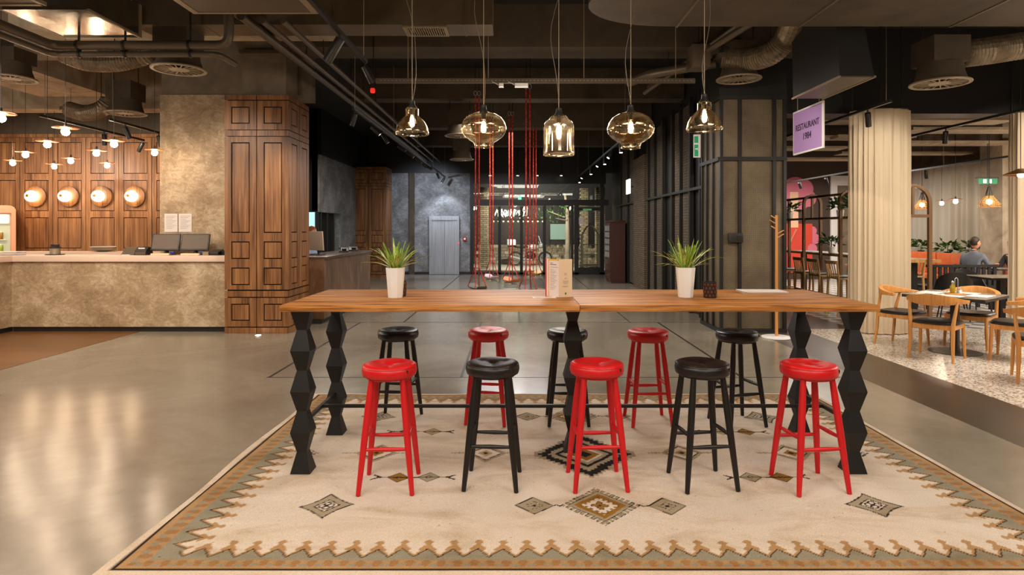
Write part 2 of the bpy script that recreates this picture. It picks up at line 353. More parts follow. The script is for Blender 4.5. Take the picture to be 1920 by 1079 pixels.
def tag(o, label=None, cat=None, group=None, kind=None):
    if label: o['label'] = label
    if cat: o['category'] = cat
    if group: o['group'] = group
    if kind: o['kind'] = kind
    return o
def thing(name, label, cat, loc=(0, 0, 0), rz=0, group=None, kind=None):
    o = link(name, None); o.location = loc; o.rotation_euler = (0, 0, rz)
    return tag(o, label, cat, group, kind)
def struct(o, label=None): o['kind'] = 'structure'; return tag(o, label) if label else o
def dup(root, loc, rz=0, label=None, group=None):
    def cp(o, par):
        c = o.copy(); COL.objects.link(c); c.parent = par
        for ch in o.children: cp(ch, c)
        return c
    r = cp(root, None); r.location = loc; r.rotation_euler = (0, 0, rz)
    if label: r['label'] = label
    if group: r['group'] = group
    return r
def bx(name, mat, parent, x0, x1, y0, y1, z0, z1, bevel=0): return MB().box(x0, x1, y0, y1, z0, z1).build(name, mat, parent, bevel=bevel)
def plate(xs, zs, holes, y0, y1):
    """board in the xz plane with rectangular holes, as one closed mesh"""
    X = sorted(set(xs)); Z = sorted(set(zs)); vid = {}; mb = MB()
    def V(i, j, k):
        if (i, j, k) not in vid: vid[(i, j, k)] = len(mb.v); mb.v.append((X[i], (y0, y1)[k], Z[j]))
        return vid[(i, j, k)]
    def solid(i, j):
        if i < 0 or j < 0 or i >= len(X)-1 or j >= len(Z)-1: return False
        cx = (X[i]+X[i+1])/2; cz = (Z[j]+Z[j+1])/2
        return not any(h[0] < cx < h[1] and h[2] < cz < h[3] for h in holes)
    for i in range(len(X)-1):
        for j in range(len(Z)-1):
            if not solid(i, j): continue
            mb.f.append((V(i,j,0), V(i+1,j,0), V(i+1,j+1,0), V(i,j+1,0))); mb.f.append((V(i,j+1,1), V(i+1,j+1,1), V(i+1,j,1), V(i,j,1)))
            if not solid(i-1, j): mb.f.append((V(i,j,0), V(i,j+1,0), V(i,j+1,1), V(i,j,1)))
            if not solid(i+1, j): mb.f.append((V(i+1,j,0), V(i+1,j,1), V(i+1,j+1,1), V(i+1,j+1,0)))
            if not solid(i, j-1): mb.f.append((V(i,j,0), V(i,j,1), V(i+1,j,1), V(i+1,j,0)))
            if not solid(i, j+1): mb.f.append((V(i,j+1,0), V(i+1,j+1,0), V(i+1,j+1,1), V(i,j+1,1)))
    return mb
def framed(parent, x0, x1, z0, z1, holes, y0, y1, mat, gap=0.012, name='board', back=0.004):
    """a board with grooved inset panels: the board and each panel are pieces of their own"""
    xs = [x0, x1]+[h[0] for h in holes]+[h[1] for h in holes]; zs = [z0, z1]+[h[2] for h in holes]+[h[3] for h in holes]
    out = [plate(xs, zs, holes, y0, y1)]
    for h in holes: out.append(MB().box(h[0]+gap, h[1]-gap, y0+back, y1, h[2]+gap, h[3]-gap))
    return out
def text(name, body, size, mat, parent, loc, rot, extrude=0.002, align='CENTER', sx=1.0):
    c = bpy.data.curves.new(name, 'FONT'); c.body = body; c.size = size; c.extrude = extrude; c.offset = size*0.012; c.align_x = align; c.align_y = 'CENTER'
    o = link(name, c); dg = bpy.context.evaluated_depsgraph_get()
    me = bpy.data.meshes.new_from_object(o.evaluated_get(dg)); bpy.data.objects.remove(o)
    me.materials.clear(); me.materials.append(mat)
    o = link(name, me, parent); o.location = loc; o.rotation_euler = rot; o.scale = (sx, 1, 1); return o
def W(px, py, Y): return Vector(((px-966)*Y/1150, Y, 1.55-(py-430)*Y/1150))
# ================================================================== floor
fl = struct(bx('floor', M_floor, None, -12.5, 3.6, -5, 21, -0.12, 0), 'polished grey concrete lobby floor with dark joints')
bx('dark_band', M_darkband, fl, 3.6, 4.4, -5, 9.53, -0.12, 0.0)
bx('dark_band', M_darkband, fl, 3.6, 5.3, 9.53, 21, -0.12, 0.0)
bx('terrazzo_field', M_terrazzo, fl, 4.4, 12, -5, 9.53, -0.12, 0.0)
bx('patterned_tile_field', M_tile, fl, 5.3, 12, 9.53, 21, -0.12, 0.0)
bx('brown_field', M_barfloor, fl, -12.4, -5.66, 5.2, 12.4, 0.0, 0.003)
for x0, x1, y0, y1 in ((-2.6, 3.6, 6.40, 6.417), (-3.3, 3.2, 10.18, 10.205), (-2.585, -2.555, 6.41, 10.2), (-1.865, -1.835, 10.2, 21), (-0.58, -0.55, 6.41, 10.2),
                       (0.055, 0.085, 10.2, 14), (2.355, 2.385, 6.41, 10.2), (1.9, 1.92, 10.2, 21), (-3.3, 3.2, 15.2, 15.215), (-3.4, -3.38, 2.2, 6.4)):
    if x0 < -3.3: continue
    bx('joint_line', M_joint, fl, x0, x1, y0, y1, 0.0, 0.0015)
bx('entrance_mat', M_darkband, fl, -0.3, 0.85, 16.2, 19.2, 0.0, 0.004)

# ================================================================== ceiling and its beams
struct(bx('ceiling', M_ceil, None, -12.5, 12, -5, 21, 4.7, 4.85), 'dark painted concrete ceiling slab')
def beam(x0, x1, y0, y1, z0, mat=None, name='ceiling_beam', z1=4.7): return struct(bx(name, mat or M_beam, None, x0, x1, y0, y1, z0, z1))
beam(-3.4, 4.4, 8.57, 9.16, 4.1); beam(-3.2, 3.3, 11.97, 12.37, 4.1); beam(-3.2, 3.3, 14.8, 15.2, 4.0); beam(-3.2, 3.3, 17.6, 18.0, 3.95)
beam(-12.4, -5.73, 8.2, 8.9, 4.0, M_concrete); beam(-8.6, -7.3, 4.4, 12.2, 3.95, M_lightconcrete); beam(-12.4, -5.2, 11.2, 11.6, 3.75, M_lightconcrete)
beam(4.2, 12, 9.6, 10.0, 3.36, M_black); beam(4.0, 12, 10.2, 10.6, 4.2, M_beam)
# pale acoustic rafts over the restaurant
for i, (x0, x1, y, d, z) in enumerate(((5.0, 8.6, 10.5, 0.5, 3.42), (7.4, 11.0, 11.4, 0.5, 3.4), (5.2, 8.0, 12.4, 0.4, 3.4), (8.4, 11.3, 13.0, 0.5, 3.38), (5.0, 7.6, 14.0, 0.5, 3.4), (8.0, 11.2, 15.0, 0.4, 3.4), (5.4, 9.4, 16.2, 0.5, 3.4), (5.8, 7.2, 11.0, 0.3, 3.2))):
    o = thing('ceiling_raft', ('first', 'second', 'third', 'fourth', 'fifth', 'sixth', 'seventh', 'small')[i]+' pale acoustic raft under the restaurant ceiling counted from the cream curtain', 'ceiling panel', (x0, y, z), 0, 'acoustic rafts over the restaurant')
    bx('raft_panel', M_lightconcrete, o, 0, x1-x0, 0, d, 0, 0.05)
    for dx in (0.3, x1-x0-0.3): MB().tube([(dx, d/2, 0.05), (dx, d/2, 4.71-z)], 0.006, 6).build('hanger_rod', M_blackmetal, o)

# ================================================================== outer walls
struct(bx('wall_left', M_concrete, None, -12.7, -12.5, -5, 12.4, 0, 4.7)); struct(bx('wall_behind', M_concrete, None, -12.5, 12, -5.2, -5, 0, 4.7))
struct(bx('wall_right', M_lightconcrete, None, 12, 12.2, -5, 21.2, 0, 4.7))
wb = struct(bx('wall_restaurant', plain('brown_wall', (70, 56, 48), 0.75), None, 3.6, 12, 19.0, 19.2, 0, 4.7), 'dark brown back wall of the restaurant')
struct(bx('wall_reception', M_black, None, -12.5, -5.15, 16.0, 16.15, 0, 4.7)); 

# ------------------------------------------------------------------ wood panelled bar wall
wl = struct(bx('wall_bar', M_groove, None, -12.5, -4.7, 12.42, 12.6, 0, 4.7), 'walnut panelled wall behind the bar')
bx('upper_band', M_beam, wl, -12.5, -4.7, 12.38, 12.42, 3.47, 4.7)
P = 0.665
tiers = [(2.671, 3.307), (1.917, 2.542), (1.162, 1.787), (0.40, 1.03)]
pm = framed(None, 0.006, P-0.006, 0.0, 3.40, [(0.095, 0.58, a, b) for a, b in tiers], 0, 0.04, M_walnut, 0.014)
pms = [pm[0].build('board', M_walnut)]+[p.build('panel', M_walnut) for p in pm[1:]]
for k in range(-3, 8):
    x = -9.995+P*k
    for i, q in enumerate(pms):
        o = q if k == -3 else q.copy()
        if k != -3: COL.objects.link(o)
        o.parent = wl; o.location = (x, 12.378, 0)
bx('cornice', M_walnut, wl, -12.2, -4.7, 12.36, 12.42, 3.405, 3.47)

# ------------------------------------------------------------------ wood clad columns
def wood_column(label, x0, x1, y0, y1):
    root = struct(bx('wood_column', M_groove, None, x0+0.03, x1-0.03, y0+0.03, y1-0.02, 0, 3.544), label)
    T = [(0, 0.086, []), (0.102, 0.529, [(0.189, 0.442)]), (0.545, 0.632, []), (0.652, 2.923, [(0.719, 0.98), (1.107, 1.368), (1.495, 2.84)]),
         (2.934, 3.018, []), (3.029, 3.457, [(3.116, 3.37)]), (3.472, 3.544, [])]
    def face(wd, put):
        hw = wd/2
        for side in (0, 1):
            a = side*hw+(0 if side == 0 else 0.006); b = (side+1)*hw-(0.006 if side == 0 else 0)
            for z0, z1, ins in T:
                hs = [(a+0.098, b-0.098, i0, i1) for i0, i1 in ins]
                for n, mb in enumerate(framed(None, a, b, z0, z1, hs, 0, 0.03, M_walnut, 0.016)):
                    put(mb).build('board' if n == 0 else 'panel', M_walnut, root)
    face(x1-x0, lambda mb: mb.xform(Matrix.Translation((x0, y0, 0))))
    face(y1-y0-0.03, lambda mb: mb.xform(Matrix.Translation((x1, y0+0.03, 0)) @ Matrix.Rotation(PI/2, 4, 'Z')))
    return root
wood_column('tall walnut panelled column beside the plaster bar counter', -4.31, -3.36, 9.1, 10.0)
wood_column('walnut panelled column at the far end of the reception desk', -5.26, -4.12, 19.6, 20.5)

# plaster pier behind the till and the concrete above
wp = struct(bx('wall_plaster_pier', M_plaster, None, -5.733, -4.32, 9.9, 10.7, 0, 3.72), 'beige trowelled plaster pier behind the tills')
struct(bx('concrete_beam', M_concrete, None, -5.733, -3.45, 9.95, 10.6, 3.725, 4.7))
o = thing('duct_box', 'grey concrete coloured duct box on top of the wood clad column', 'duct', (-4.19, 9.4, 3.55))
bx('duct_body', M_concrete, o, 0, 0.68, 0, 0.5, 0.06, 0.70); bx('duct_flange', M_duct, o, -0.03, 0.71, -0.03, 0.52, 0.70, 0.75); bx('duct_flange', M_duct, o, -0.02, 0.70, -0.02, 0.5, 0.0, 0.06)
bx('riser', M_concrete, o, 0.03, 0.62, 0.03, 0.47, 0.75, 1.15)

# ------------------------------------------------------------------ reception side
wr = struct(bx('wall_reception_side', M_darkplaster, None, -5.3, -5.1, 16.0, 21.0, 2.0, 3.5), 'grey plaster wall above the reception openings')
bx('lower_wall', M_darkplaster, wr, -5.3, -5.1, 17.9, 21.0, 0, 2.0); bx('lintel_top', M_black, wr, -5.35, -5.05, 16, 21, 3.5, 4.7)
wn = struct(bx('window_1', M_blackmetal, None, -5.28, -5.12, 16.16, 16.24, 0.0, 2.0), 'greenish lit back office opening behind the reception desk')
bx('frame', M_blackmetal, wn, -5.28, -5.12, 16.7, 16.78, 0.0, 2.0); bx('frame', M_blackmetal, wn, -5.28, -5.12, 17.3, 17.4, 0.0, 2.0); bx('pane', M_pane, wn, -5.21, -5.2, 16.24, 17.3, 0, 2.0)
bx('back_office_wall', glow('lit_office_wall', (150, 178, 156), 0.5), wn, -5.9, -5.85, 16.3, 17.9, 0, 2.0)  # wall glows by itself, standing in for light inside the office
wn = struct(bx('window_2', M_black, None, -5.75, -5.16, 15.9, 15.99, 1.05, 2.02), 'bluish lit window behind the receptionist')
bx('pane', glow('lit_window', (150, 196, 206), 1.0), wn, -5.72, -5.19, 15.88, 15.9, 1.08, 1.99)
# lift wall
wf = struct(bx('wall_far', M_darkplaster, None, -5.1, -1.52, 21.0, 21.2, 0, 3.47), 'grey plaster wall around the lift')
bx('upper_wall', M_black, wf, -5.1, 3.6, 20.95, 21.15, 3.47, 4.7); bx('pilaster', M_beam, wf, -3.62, -3.44, 20.9, 21.0, 0, 3.47); bx('baseboard_strip', M_black, wf, -5.1, -1.52, 20.97, 21.0, 0, 0.09)
dr = struct(bx('door_1', M_steel, None, -2.93, -1.91, 20.92, 21.0, 1.86, 2.0), 'stainless steel lift doors')
for x0, x1 in ((-2.93, -2.84), (-1.99, -1.91)): bx('jamb', M_steel, dr, x0, x1, 20.92, 21.0, 0, 1.86)
for x0, x1 in ((-2.84, -2.42), (-2.41, -1.99)): bx('door_leaf', M_steel, dr, x0, x1, 20.955, 20.995, 0.0, 1.86)
bx('threshold', M_blackmetal, dr, -2.93, -1.91, 20.85, 20.92, 0.001, 0.01)
o = thing('fire_call_point', 'small red fire alarm call point beside the lift doors', 'fire alarm', (-1.72, 20.98, 1.22))
bx('housing', plain('alarm_red', (176, 34, 30), 0.4), o, -0.06, 0.06, -0.04, 0.02, -0.07, 0.07, 0.008); bx('press_plate', M_white, o, -0.03, 0.03, -0.048, -0.04, -0.03, 0.03)
o = thing('lift_button_panel', 'slim steel lift call panel with a red light by the doors', 'button panel', (-1.93, 20.93, 1.05))
bx('plate', M_steel, o, -0.035, 0.035, -0.025, -0.008, -0.11, 0.11); MB().lathe([(0.022, 0), (0.022, -0.012)], (0, -0.025, 0.03), 12, True, 'y').build('call_button', glow('lit_red_button', (230, 40, 40), 3), o)

# ------------------------------------------------------------------ dark steel framed wall on the right of the corridor
wc = struct(bx('wall_corridor', M_black, None, 3.32, 3.6, 10.1, 21.0, 0, 4.7), 'dark steel framed wall along the corridor')
for y in (10.7, 11.3, 12.0, 12.6, 13.4, 14.2, 14.9, 16.6, 17.6, 18.8):
    bx('steel_post', M_blackmetal, wc, 3.22, 3.29, y, y+0.05, 0, 4.0); 
pm = plain('post_edge', (92, 92, 84), 0.4, 0.4)
for y in (11.33, 12.63, 13.43, 14.93): bx('post_trim', pm, wc, 3.205, 3.22, y, y+0.015, 0, 3.9)
for y0, y1 in ((11.35, 11.95), (12.05, 12.55), (13.5, 14.15), (14.3, 14.85), (16.7, 17.5), (17.7, 18.7)):
    bx('mesh_infill', M_darkbrick, wc, 3.27, 3.31, y0, y1, 0.05, 3.9)
bx('brick_pier', brickish('brown_brick', (112, 92, 66), (88, 72, 52), (40, 34, 26), 3.0, swap='y'), wc, 3.18, 3.3, 15.1, 16.5, 0, 3.4)
for z in (2.25,): bx('cross_rail', M_blackmetal, wc, 3.20, 3.25, 10.4, 19.5, z, z+0.05)
o = thing('lit_wall_sign', 'narrow white lit sign on the dark corridor wall', 'sign', (3.12, 16.9, 2.72)); bx('sign_face', M_signwhite, o, -0.02, 0.02, -0.25, 0.25, -0.2, 0.2); bx('bracket', M_blackmetal, o, 0.02, 0.17, -0.02, 0.02, -0.02, 0.02)

# mesh clad column
mc = struct(bx('mesh_column', M_mesh, None, 3.09, 4.05, 9.22, 10.08, 0, 3.55), 'brown expanded metal clad column beside the restaurant')
for x in (3.07, 3.345, 3.86, 4.02): bx('steel_post', M_blackmetal, mc, x, x+0.045, 9.18, 9.225, 0, 3.55)
for y in (9.5, 9.8, 10.05): bx('steel_post', M_blackmetal, mc, 3.055, 3.09, y, y+0.04, 0, 3.55)
for z in (0.0, 2.58, 3.5): bx('cross_rail', M_black, mc, 3.06, 4.07, 9.17, 9.23, z, z+0.055); bx('cross_rail', M_black, mc, 3.045, 3.09, 9.2, 10.1, z, z+0.055)
bx('column_head', M_black, mc, 3.06, 4.07, 9.2, 10.1, 3.55, 4.7)
o = thing('wall_socket', 'small black double socket on the mesh clad column', 'socket', (3.29, 9.16, 1.42)); bx('plate', M_dark, o, -0.11, 0.11, -0.02, 0.02, -0.07, 0.07, 0.006); bx('outlet', M_blackmetal, o, 0.02, 0.08, -0.025, -0.02, -0.03, 0.03)
o = thing('exit_sign', 'white emergency exit sign with two green pictograms beside the mesh column', 'sign', (2.99, 10.1, 2.92)); bx('sign_board', M_white, o, -0.05, 0.06, -0.015, 0.015, -0.19, 0.19)
bx('pictogram', M_signgreen, o, -0.045, 0.02, -0.019, -0.015, 0.05, 0.16); bx('pictogram', M_signgreen, o, -0.045, 0.02, -0.019, -0.015, -0.17, 0.02)
a = MB().prism([(-0.03, -0.06), (0.008, -0.06), (0.008, -0.085), (0.018, -0.05), (0.008, -0.015), (0.008, -0.04), (-0.03, -0.04)], -0.022, -0.019, 'y').build('arrow', M_white, o)

# ================================================================== glass entrance
en = struct(bx('door_2', M_blackmetal, None, -1.55, 3.2, 20.95, 21.05, 2.36, 2.56), 'black framed glass entrance front')
def xp(px): return (px-966)*21/1150
for px, wdt, z1 in ((885, 0.12, 3.47), (937, 0.10, 2.36), (978, 0.10, 2.36), (1021, 0.10, 2.36), (1073, 0.08, 2.36), (1081, 0.14, 2.36), (1129, 0.14, 3.47)):
    bx('mullion', M_blackmetal, en, xp(px)-wdt/2, xp(px)+wdt/2, 20.96, 21.06, 0, z1)
bx('bottom_rail', M_blackmetal, en, -1.5, 3.1, 20.96, 21.06, 0, 0.07); bx('head_rail', M_blackmetal, en, -1.5, 3.1, 20.94, 21.08, 3.10, 3.47)
bx('door_rail', M_blackmetal, en, xp(1081), xp(1129), 20.97, 21.05, 0.07, 0.24); bx('door_rail', M_blackmetal, en, xp(1081), xp(1129), 20.97, 21.05, 2.18, 2.3)
bx('slim_rail', M_frame, en, xp(890), xp(1020), 20.93, 20.95, 2.33, 2.35); bx('slim_rail', M_frame, en, xp(1085), xp(1125), 20.93, 20.95, 2.30, 2.33)
for a, b in ((888, 936), (939, 977), (979, 1020), (1022, 1072), (1083, 1127)): bx('pane', M_pane, en, xp(a), xp(b), 21.0, 21.01, 0.07, 2.36)
for a, b in ((888, 960), (960, 1072), (1072, 1127)): bx('pane', M_pane, en, xp(a), xp(b), 21.0, 21.01, 2.56, 3.10)
MB().tube([(xp(1085), 20.94, 0.95), (xp(1085), 20.94, 1.25)], 0.018, 8).build('pull_handle', M_blackmetal, en)
bx('door_sign', M_paper, en, xp(1084.5), xp(1094), 20.985, 20.998, 1.72, 1.95)
bx('exit_box', glow('lit_exit_box', (70, 120, 84), 0.6), en, xp(1093), xp(1109), 20.92, 20.96, 2.19, 2.25)
o = thing('green_exit_lamp', 'small glowing green exit lamp over the glass entrance', 'exit lamp', (0.16, 20.93, 2.62)); bx('lamp', glow('lit_green_lamp', (40, 230, 90), 8), o, -0.05, 0.05, -0.03, 0.02, -0.05, 0.05); bx('bracket', M_blackmetal, o, -0.05, 0.3, 0.0, 0.03, -0.02, 0.02)

# ------------------------------------------------------------------ outside the entrance
struct(bx('ground_outside', plain('pavement', (150, 146, 132), 0.7), None, -8, 9, 21, 34, -0.12, -0.005), 'pale pavement outside the entrance')
so = struct(bx('wall_street', M_black, None, -8, 9, 30, 30.3, 0, 6), 'dark building front across the pavement')
sw = thing('garden_wall', 'low stacked stone wall outside behind the motorbike', 'stone wall', (-1.6, 27.4, 0)); random.seed(3)
stones = []
for i in range(6): wv = random.uniform(0.22, 0.5); stones.append(MB().box(0, wv-0.012, random.uniform(0, 0.03), 0.3, 0.006, 0.138).build('stone', [M_stonewall, M_lightconcrete, M_concrete][i % 3], sw, bevel=0.012)); stones[-1]['w'] = wv
used = set()
for r in range(6):
    x = -0.2*random.random()
    while x < 5.4:
        i = random.randrange(6); q = stones[i]
        if i not in used: used.add(i); o = q
        else: o = q.copy(); COL.objects.link(o); o.parent = sw
        o.location = (x, 0, r*0.142); x += q['w']
for x0, x1, y, z1 in ((-1.36, -1.05, 24, 3.2), (2.62, 2.92, 24.5, 3.2), (3.2, 3.55, 24.2, 3.2)):
    struct(bx('stone_pier', M_stonewall, None, x0, x1, y, y+0.4, 0, z1))
o = thing('street_window', 'pale greenish lit window across the street behind the tree', 'window', (1.72, 29.9, 1.05)); bx('window_pane', glow('lit_street_window', (150, 176, 160), 0.35), o, 0, 0.95, 0, 0.05, 0, 0.75); bx('window_frame', M_blackmetal, o, -0.05, 1.0, 0.05, 0.1, -0.05, 0.8)
o = thing('street_neon', 'white glowing scribbled lettering across the street', 'neon sign', (-0.95, 29.85, 2.15)); nm = glow('lit_neon', (240, 246, 224), 2.2); random.seed(5)
x = 0.0
for i in range(9):
    h = random.uniform(0.22, 0.42); pts = [(x+0.16*math.cos(t*1.1+i)*0.6+t*0.02, 0, 0.2+h*0.5*math.sin(t*1.7+i)) for t in range(7)]
    MB().tube(pts, 0.022, 6).build('neon_stroke', nm, o); x += 0.17
MB().box(-0.1, 1.6, 0.04, 0.1, 0.05, 0.45).build('backing', M_black, o)
for i in range(11): 
    o = thing('street_bulb', ('first', 'second', 'third', 'fourth', 'fifth', 'sixth', 'seventh', 'eighth', 'ninth', 'tenth', 'last')[i]+' warm bulb of the street light string counted from the lift side', 'light bulb', (-1.05+i*0.24, 29.97, 1.93), 0, 'bulbs of the street light string')
    MB().ball((0, 0, 0), 0.035, 8, 6).build('bulb_glass', glow('lit_street_bulb', (255, 214, 150), 6) if i == 0 else MATS['lit_street_bulb'], o, True); MB().tube([(0, 0, 0.03), (0, 0, 0.09)], 0.015, 6).build('socket', M_black, o); MB().tube([(-0.12, 0, 0.085), (0.13, 0, 0.085)], 0.008, 5).build('cable', M_black, o)
# ================================================================== rug
def make_rug():
    ox0, ox1, oy0, oy1 = -1.88, 2.80, 2.70, 5.745           # outer edges
    ix0, ix1, iy0, iy1 = -1.82, 2.75, 2.772, 5.70           # dark line
    st = 0.0078
    nx = int((ox1-ox0)/st); ny = int((oy1-oy0)/st)
    xs = np.linspace(ox0, ox1, nx); ys = np.linspace(oy0, oy1, ny); X, Y = np.meshgrid(xs, ys)
    rng = np.random.default_rng(4)
    # hand-woven wobble
    Xw = X+0.003*np.sin(Y*23+np.sin(X*9)*2); Yw = Y+0.003*np.sin(X*19+np.sin(Y*7)*2)
    C = lambda r, g, b: np.array(lin((r, g, b)))
    cream = C(216, 203, 189); fringe = C(216, 199, 180); darkl = C(46, 34, 26); tan = C(176, 140, 98); grey = C(146, 140, 122); rust = C(158, 118, 78); black = C(34, 32, 30); gold = C(146, 106, 40); silver = C(164, 152, 128); olive = C(168, 150, 112)
    col = np.empty(X.shape+(3,)); col[:] = cream
    def put(mask, c): col[mask] = c
    dl = Xw-ix0; drr = ix1-Xw; df = Yw-iy0; db = iy1-Yw
    wf = 0.72                                              # front and back borders are a little narrower
    dists = np.stack([dl, drr, df/wf, db/wf]); k = dists.argmin(0); d = dists.min(0); t = np.where(k < 2, Yw, Xw)
    per = 0.120
    ph = np.mod(t, per)/per; tri = 1-2*np.abs(ph-0.5)       # 0..1..0, peak at ph=.5
    zz = 0.150+0.105*tri; pk = 0.255
    # the bands
    band = d < zz; put(band, grey)
    m1 = d < 0.115; lob = np.mod(t, 0.075)/0.075-0.5
    put(m1, tan); put(m1 & (np.abs(lob) < 0.22) & (np.abs(d-0.075) < 0.022*(1+0.6*np.cos(lob*6))), rust)
    put((d < 0.115) & (d > 0.035) & (((np.abs(lob)-0.36)/0.12)**2+((d-0.06)/0.022)**2 < 1), grey); put((d > 0.03) & (d < 0.12) & (((lob)/0.30)**2+((d-0.088)/0.026)**2 < 1), rust)
    put((d >= zz) & (d < zz+0.030), tan)
    dt = np.abs(ph-0.5)*per; e = (d-pk)*np.where(k < 2, 1.7, 1.0)
    put((e >= -0.02) & (e < 0.045) & (dt < 0.040-0.55*np.maximum(e, 0)), tan); put((e >= 0.04) & (e < 0.075) & (dt < 0.012), tan); put((e >= 0.066) & (e < 0.112) & (dt < 0.025-0.6*np.abs(e-0.084)), tan)
    put(np.abs(d-zz) < 0.0065, darkl)
    d0 = np.minimum.reduce([X-ix0, ix1-X, Y-iy0, iy1-Y]); put(d0 < 0.009, darkl); put(d0 < -0.008, fringe)
    q = lambda a, s: np.round(a/s)*s
    def diam(cx, cy, hw, hh, rings, stp=None):
        u, v = Xw-cx, Yw-cy
        if stp: u, v = q(u, stp), q(v, stp)
        kk = np.abs(u)/hw+np.abs(v)/hh
        for r, c in rings: put(kk < r, c)
    cxr = 0.475
    for cy0, s in ((4.20, 1.0),):                          # big black stepped medallion under the table
        diam(cxr, cy0, 0.36, 0.42, [(1.0, silver)], 0.03); diam(cxr, cy0, 0.34, 0.40, [(0.96, black)], 0.028)
        diam(cxr, cy0, 0.27, 0.31, [(0.96, silver)], 0.024); diam(cxr, cy0, 0.22, 0.25, [(0.95, black), (0.78, silver), (0.6, cream), (0.48, gold), (0.24, black)])
    for cy0 in (3.415, 5.05):                              # gold medallions
        u = np.abs(Xw-cxr)/0.205; v = np.abs(Yw-cy0)/0.215; kk = u+v; teeth = (np.mod((u-v)*4.2, 1) < 0.55)
        put((kk < 1.09) & (np.mod((u-v)*4.2+0.08, 1) < 0.71), darkl); put((kk < 1.05) & teeth, silver); put(kk < 0.88, darkl); put(kk < 0.85, silver); put(kk < 0.72, gold)
        kz = kk+0.05*np.sign(np.sin((u-v)*26)); put(kz < 0.50, darkl); put(kz < 0.47, cream)
        r = np.hypot(u, v); an = np.arctan2(Yw-cy0, Xw-cxr); fl_ = 0.17+0.06*np.cos(4*an); put(r < fl_+0.03, darkl); put(r < fl_, gold); put(r < 0.05, darkl)
        for sg in (-1, 1):
            cx = cxr+sg*0.37; diam(cx, cy0, 0.11, 0.108, [(1.0, darkl), (0.9, silver), (0.42, cream)])
            r = np.hypot(Xw-cx, Yw-cy0); an = np.arctan2(Yw-cy0, Xw-cx); fl_ = 0.034+0.010*np.cos(4*an); put(r < fl_+0.005, darkl); put(r < fl_, silver); put(r < 0.012, darkl)
            put((np.abs(Yw-cy0-0.006*np.sin(Xw*120)) < 0.006) & (np.abs(Xw-cxr) > 0.21) & (np.abs(Xw-cxr) < 0.27), darkl)
    for cx, cy0, sl in ((-1.05, 3.42, 1), (2.0, 3.42, -1), (-1.12, 5.03, -1), (2.02, 5.03, 1)):   # corner cartouches
        th = PI/4+sl*0.12; u = math.cos(th)*(Xw-cx)+math.sin(th)*(Yw-cy0); v = -math.sin(th)*(Xw-cx)+math.cos(th)*(Yw-cy0)
        hw = 0.086+0.8*np.abs(v)**1.8; hh = 0.086+0.8*np.abs(u)**1.8
        put((np.abs(u) < hw+0.009) & (np.abs(v) < hh+0.009) & (np.abs(u) < 0.118) & (np.abs(v) < 0.118), darkl); put((np.abs(u) < hw) & (np.abs(v) < hh) & (np.abs(u) < 0.109) & (np.abs(v) < 0.109), silver)
        put((np.abs(u) < 0.054) & (np.abs(v) < 0.054), darkl); put((np.abs(u) < 0.046) & (np.abs(v) < 0.046), cream)
        for s2 in (-1, 1):
            r = np.hypot(u-s2*0.017, v-s2*0.017); put(np.abs(r-0.018) < 0.005, darkl); r = np.hypot(u+s2*0.017, v-s2*0.017); put(np.abs(r-0.018) < 0.0045, darkl)
    def pair(cx, cy0, c1, c2):
        for sx, c in ((-0.095, c1), (0.095, c2)): diam(cx+sx, cy0, 0.075, 0.075, [(1, darkl), (0.88, c), (0.34, darkl), (0.25, silver)])
        put((np.abs(Yw-cy0) < 0.006) & (np.abs(Xw-cx) < 0.235), darkl)
        for sg in (-1, 1): put((np.abs(Xw-cx-sg*0.23) < 0.03) & (np.abs(np.abs(Yw-cy0)-0.7*np.abs(Xw-cx-sg*0.21)) < 0.009), darkl)
    pair(-0.63, 3.81, gold, silver); pair(1.56, 3.81, silver, gold); pair(-0.72, 4.66, gold, olive); pair(1.66, 4.66, olive, gold)
    for cx, c in ((-0.95, gold), (-0.2, olive), (1.15, olive), (1.9, gold)):
        diam(cx, 4.22, 0.15, 0.165, [(1, silver), (0.78, darkl), (0.70, cream), (0.36, c), (0.14, darkl)])
        put((np.abs(Yw-4.22) < 0.006+0.008*(np.mod(Xw, 0.03) < 0.015)) & (np.abs(Xw-cx) > 0.15) & (np.abs(Xw-cx) < 0.24), silver)
    for cx in (-1.42, 2.36): put((np.abs(q(Xw-cx, 0.02))+np.abs(q(Yw-4.21, 0.02)) < 0.07) & ((np.round((Xw-cx)/0.02)+np.round(Yw/0.02)) % 2 < 1), black)
    sp = rng.random(X.shape) > 0.9988; put(sp & (d > 0.3), olive)
    # mesh: gentle undulation, 9 mm thick
    Z = 0.009+0.0025*np.sin(X*3.1+1.0)*np.sin(Y*2.3)+0.001*np.sin(X*11)*np.sin(Y*9)
    edge = np.minimum.reduce([X-ox0, ox1-X, Y-oy0, oy1-Y]); Z = np.where(edge < 0.002, 0.001, Z)
    Xo = X+np.where(X-ox0 < 0.05, 0.012*np.sin(Y*4), 0)*(X-ox0 < 0.05); co = np.stack([Xo, Y, Z], -1).reshape(-1, 3)
    idx = np.arange(nx*ny).reshape(ny, nx); qd = np.stack([idx[:-1, :-1], idx[:-1, 1:], idx[1:, 1:], idx[1:, :-1]], -1).reshape(-1, 4)
    me = bpy.data.meshes.new('rug'); me.vertices.add(len(co)); me.vertices.foreach_set('co', co.ravel())
    me.loops.add(qd.size); me.loops.foreach_set('vertex_index', qd.ravel().astype(np.int32)); me.polygons.add(len(qd))
    me.polygons.foreach_set('loop_start', np.arange(0, qd.size, 4, dtype=np.int32)); me.update(calc_edges=True)
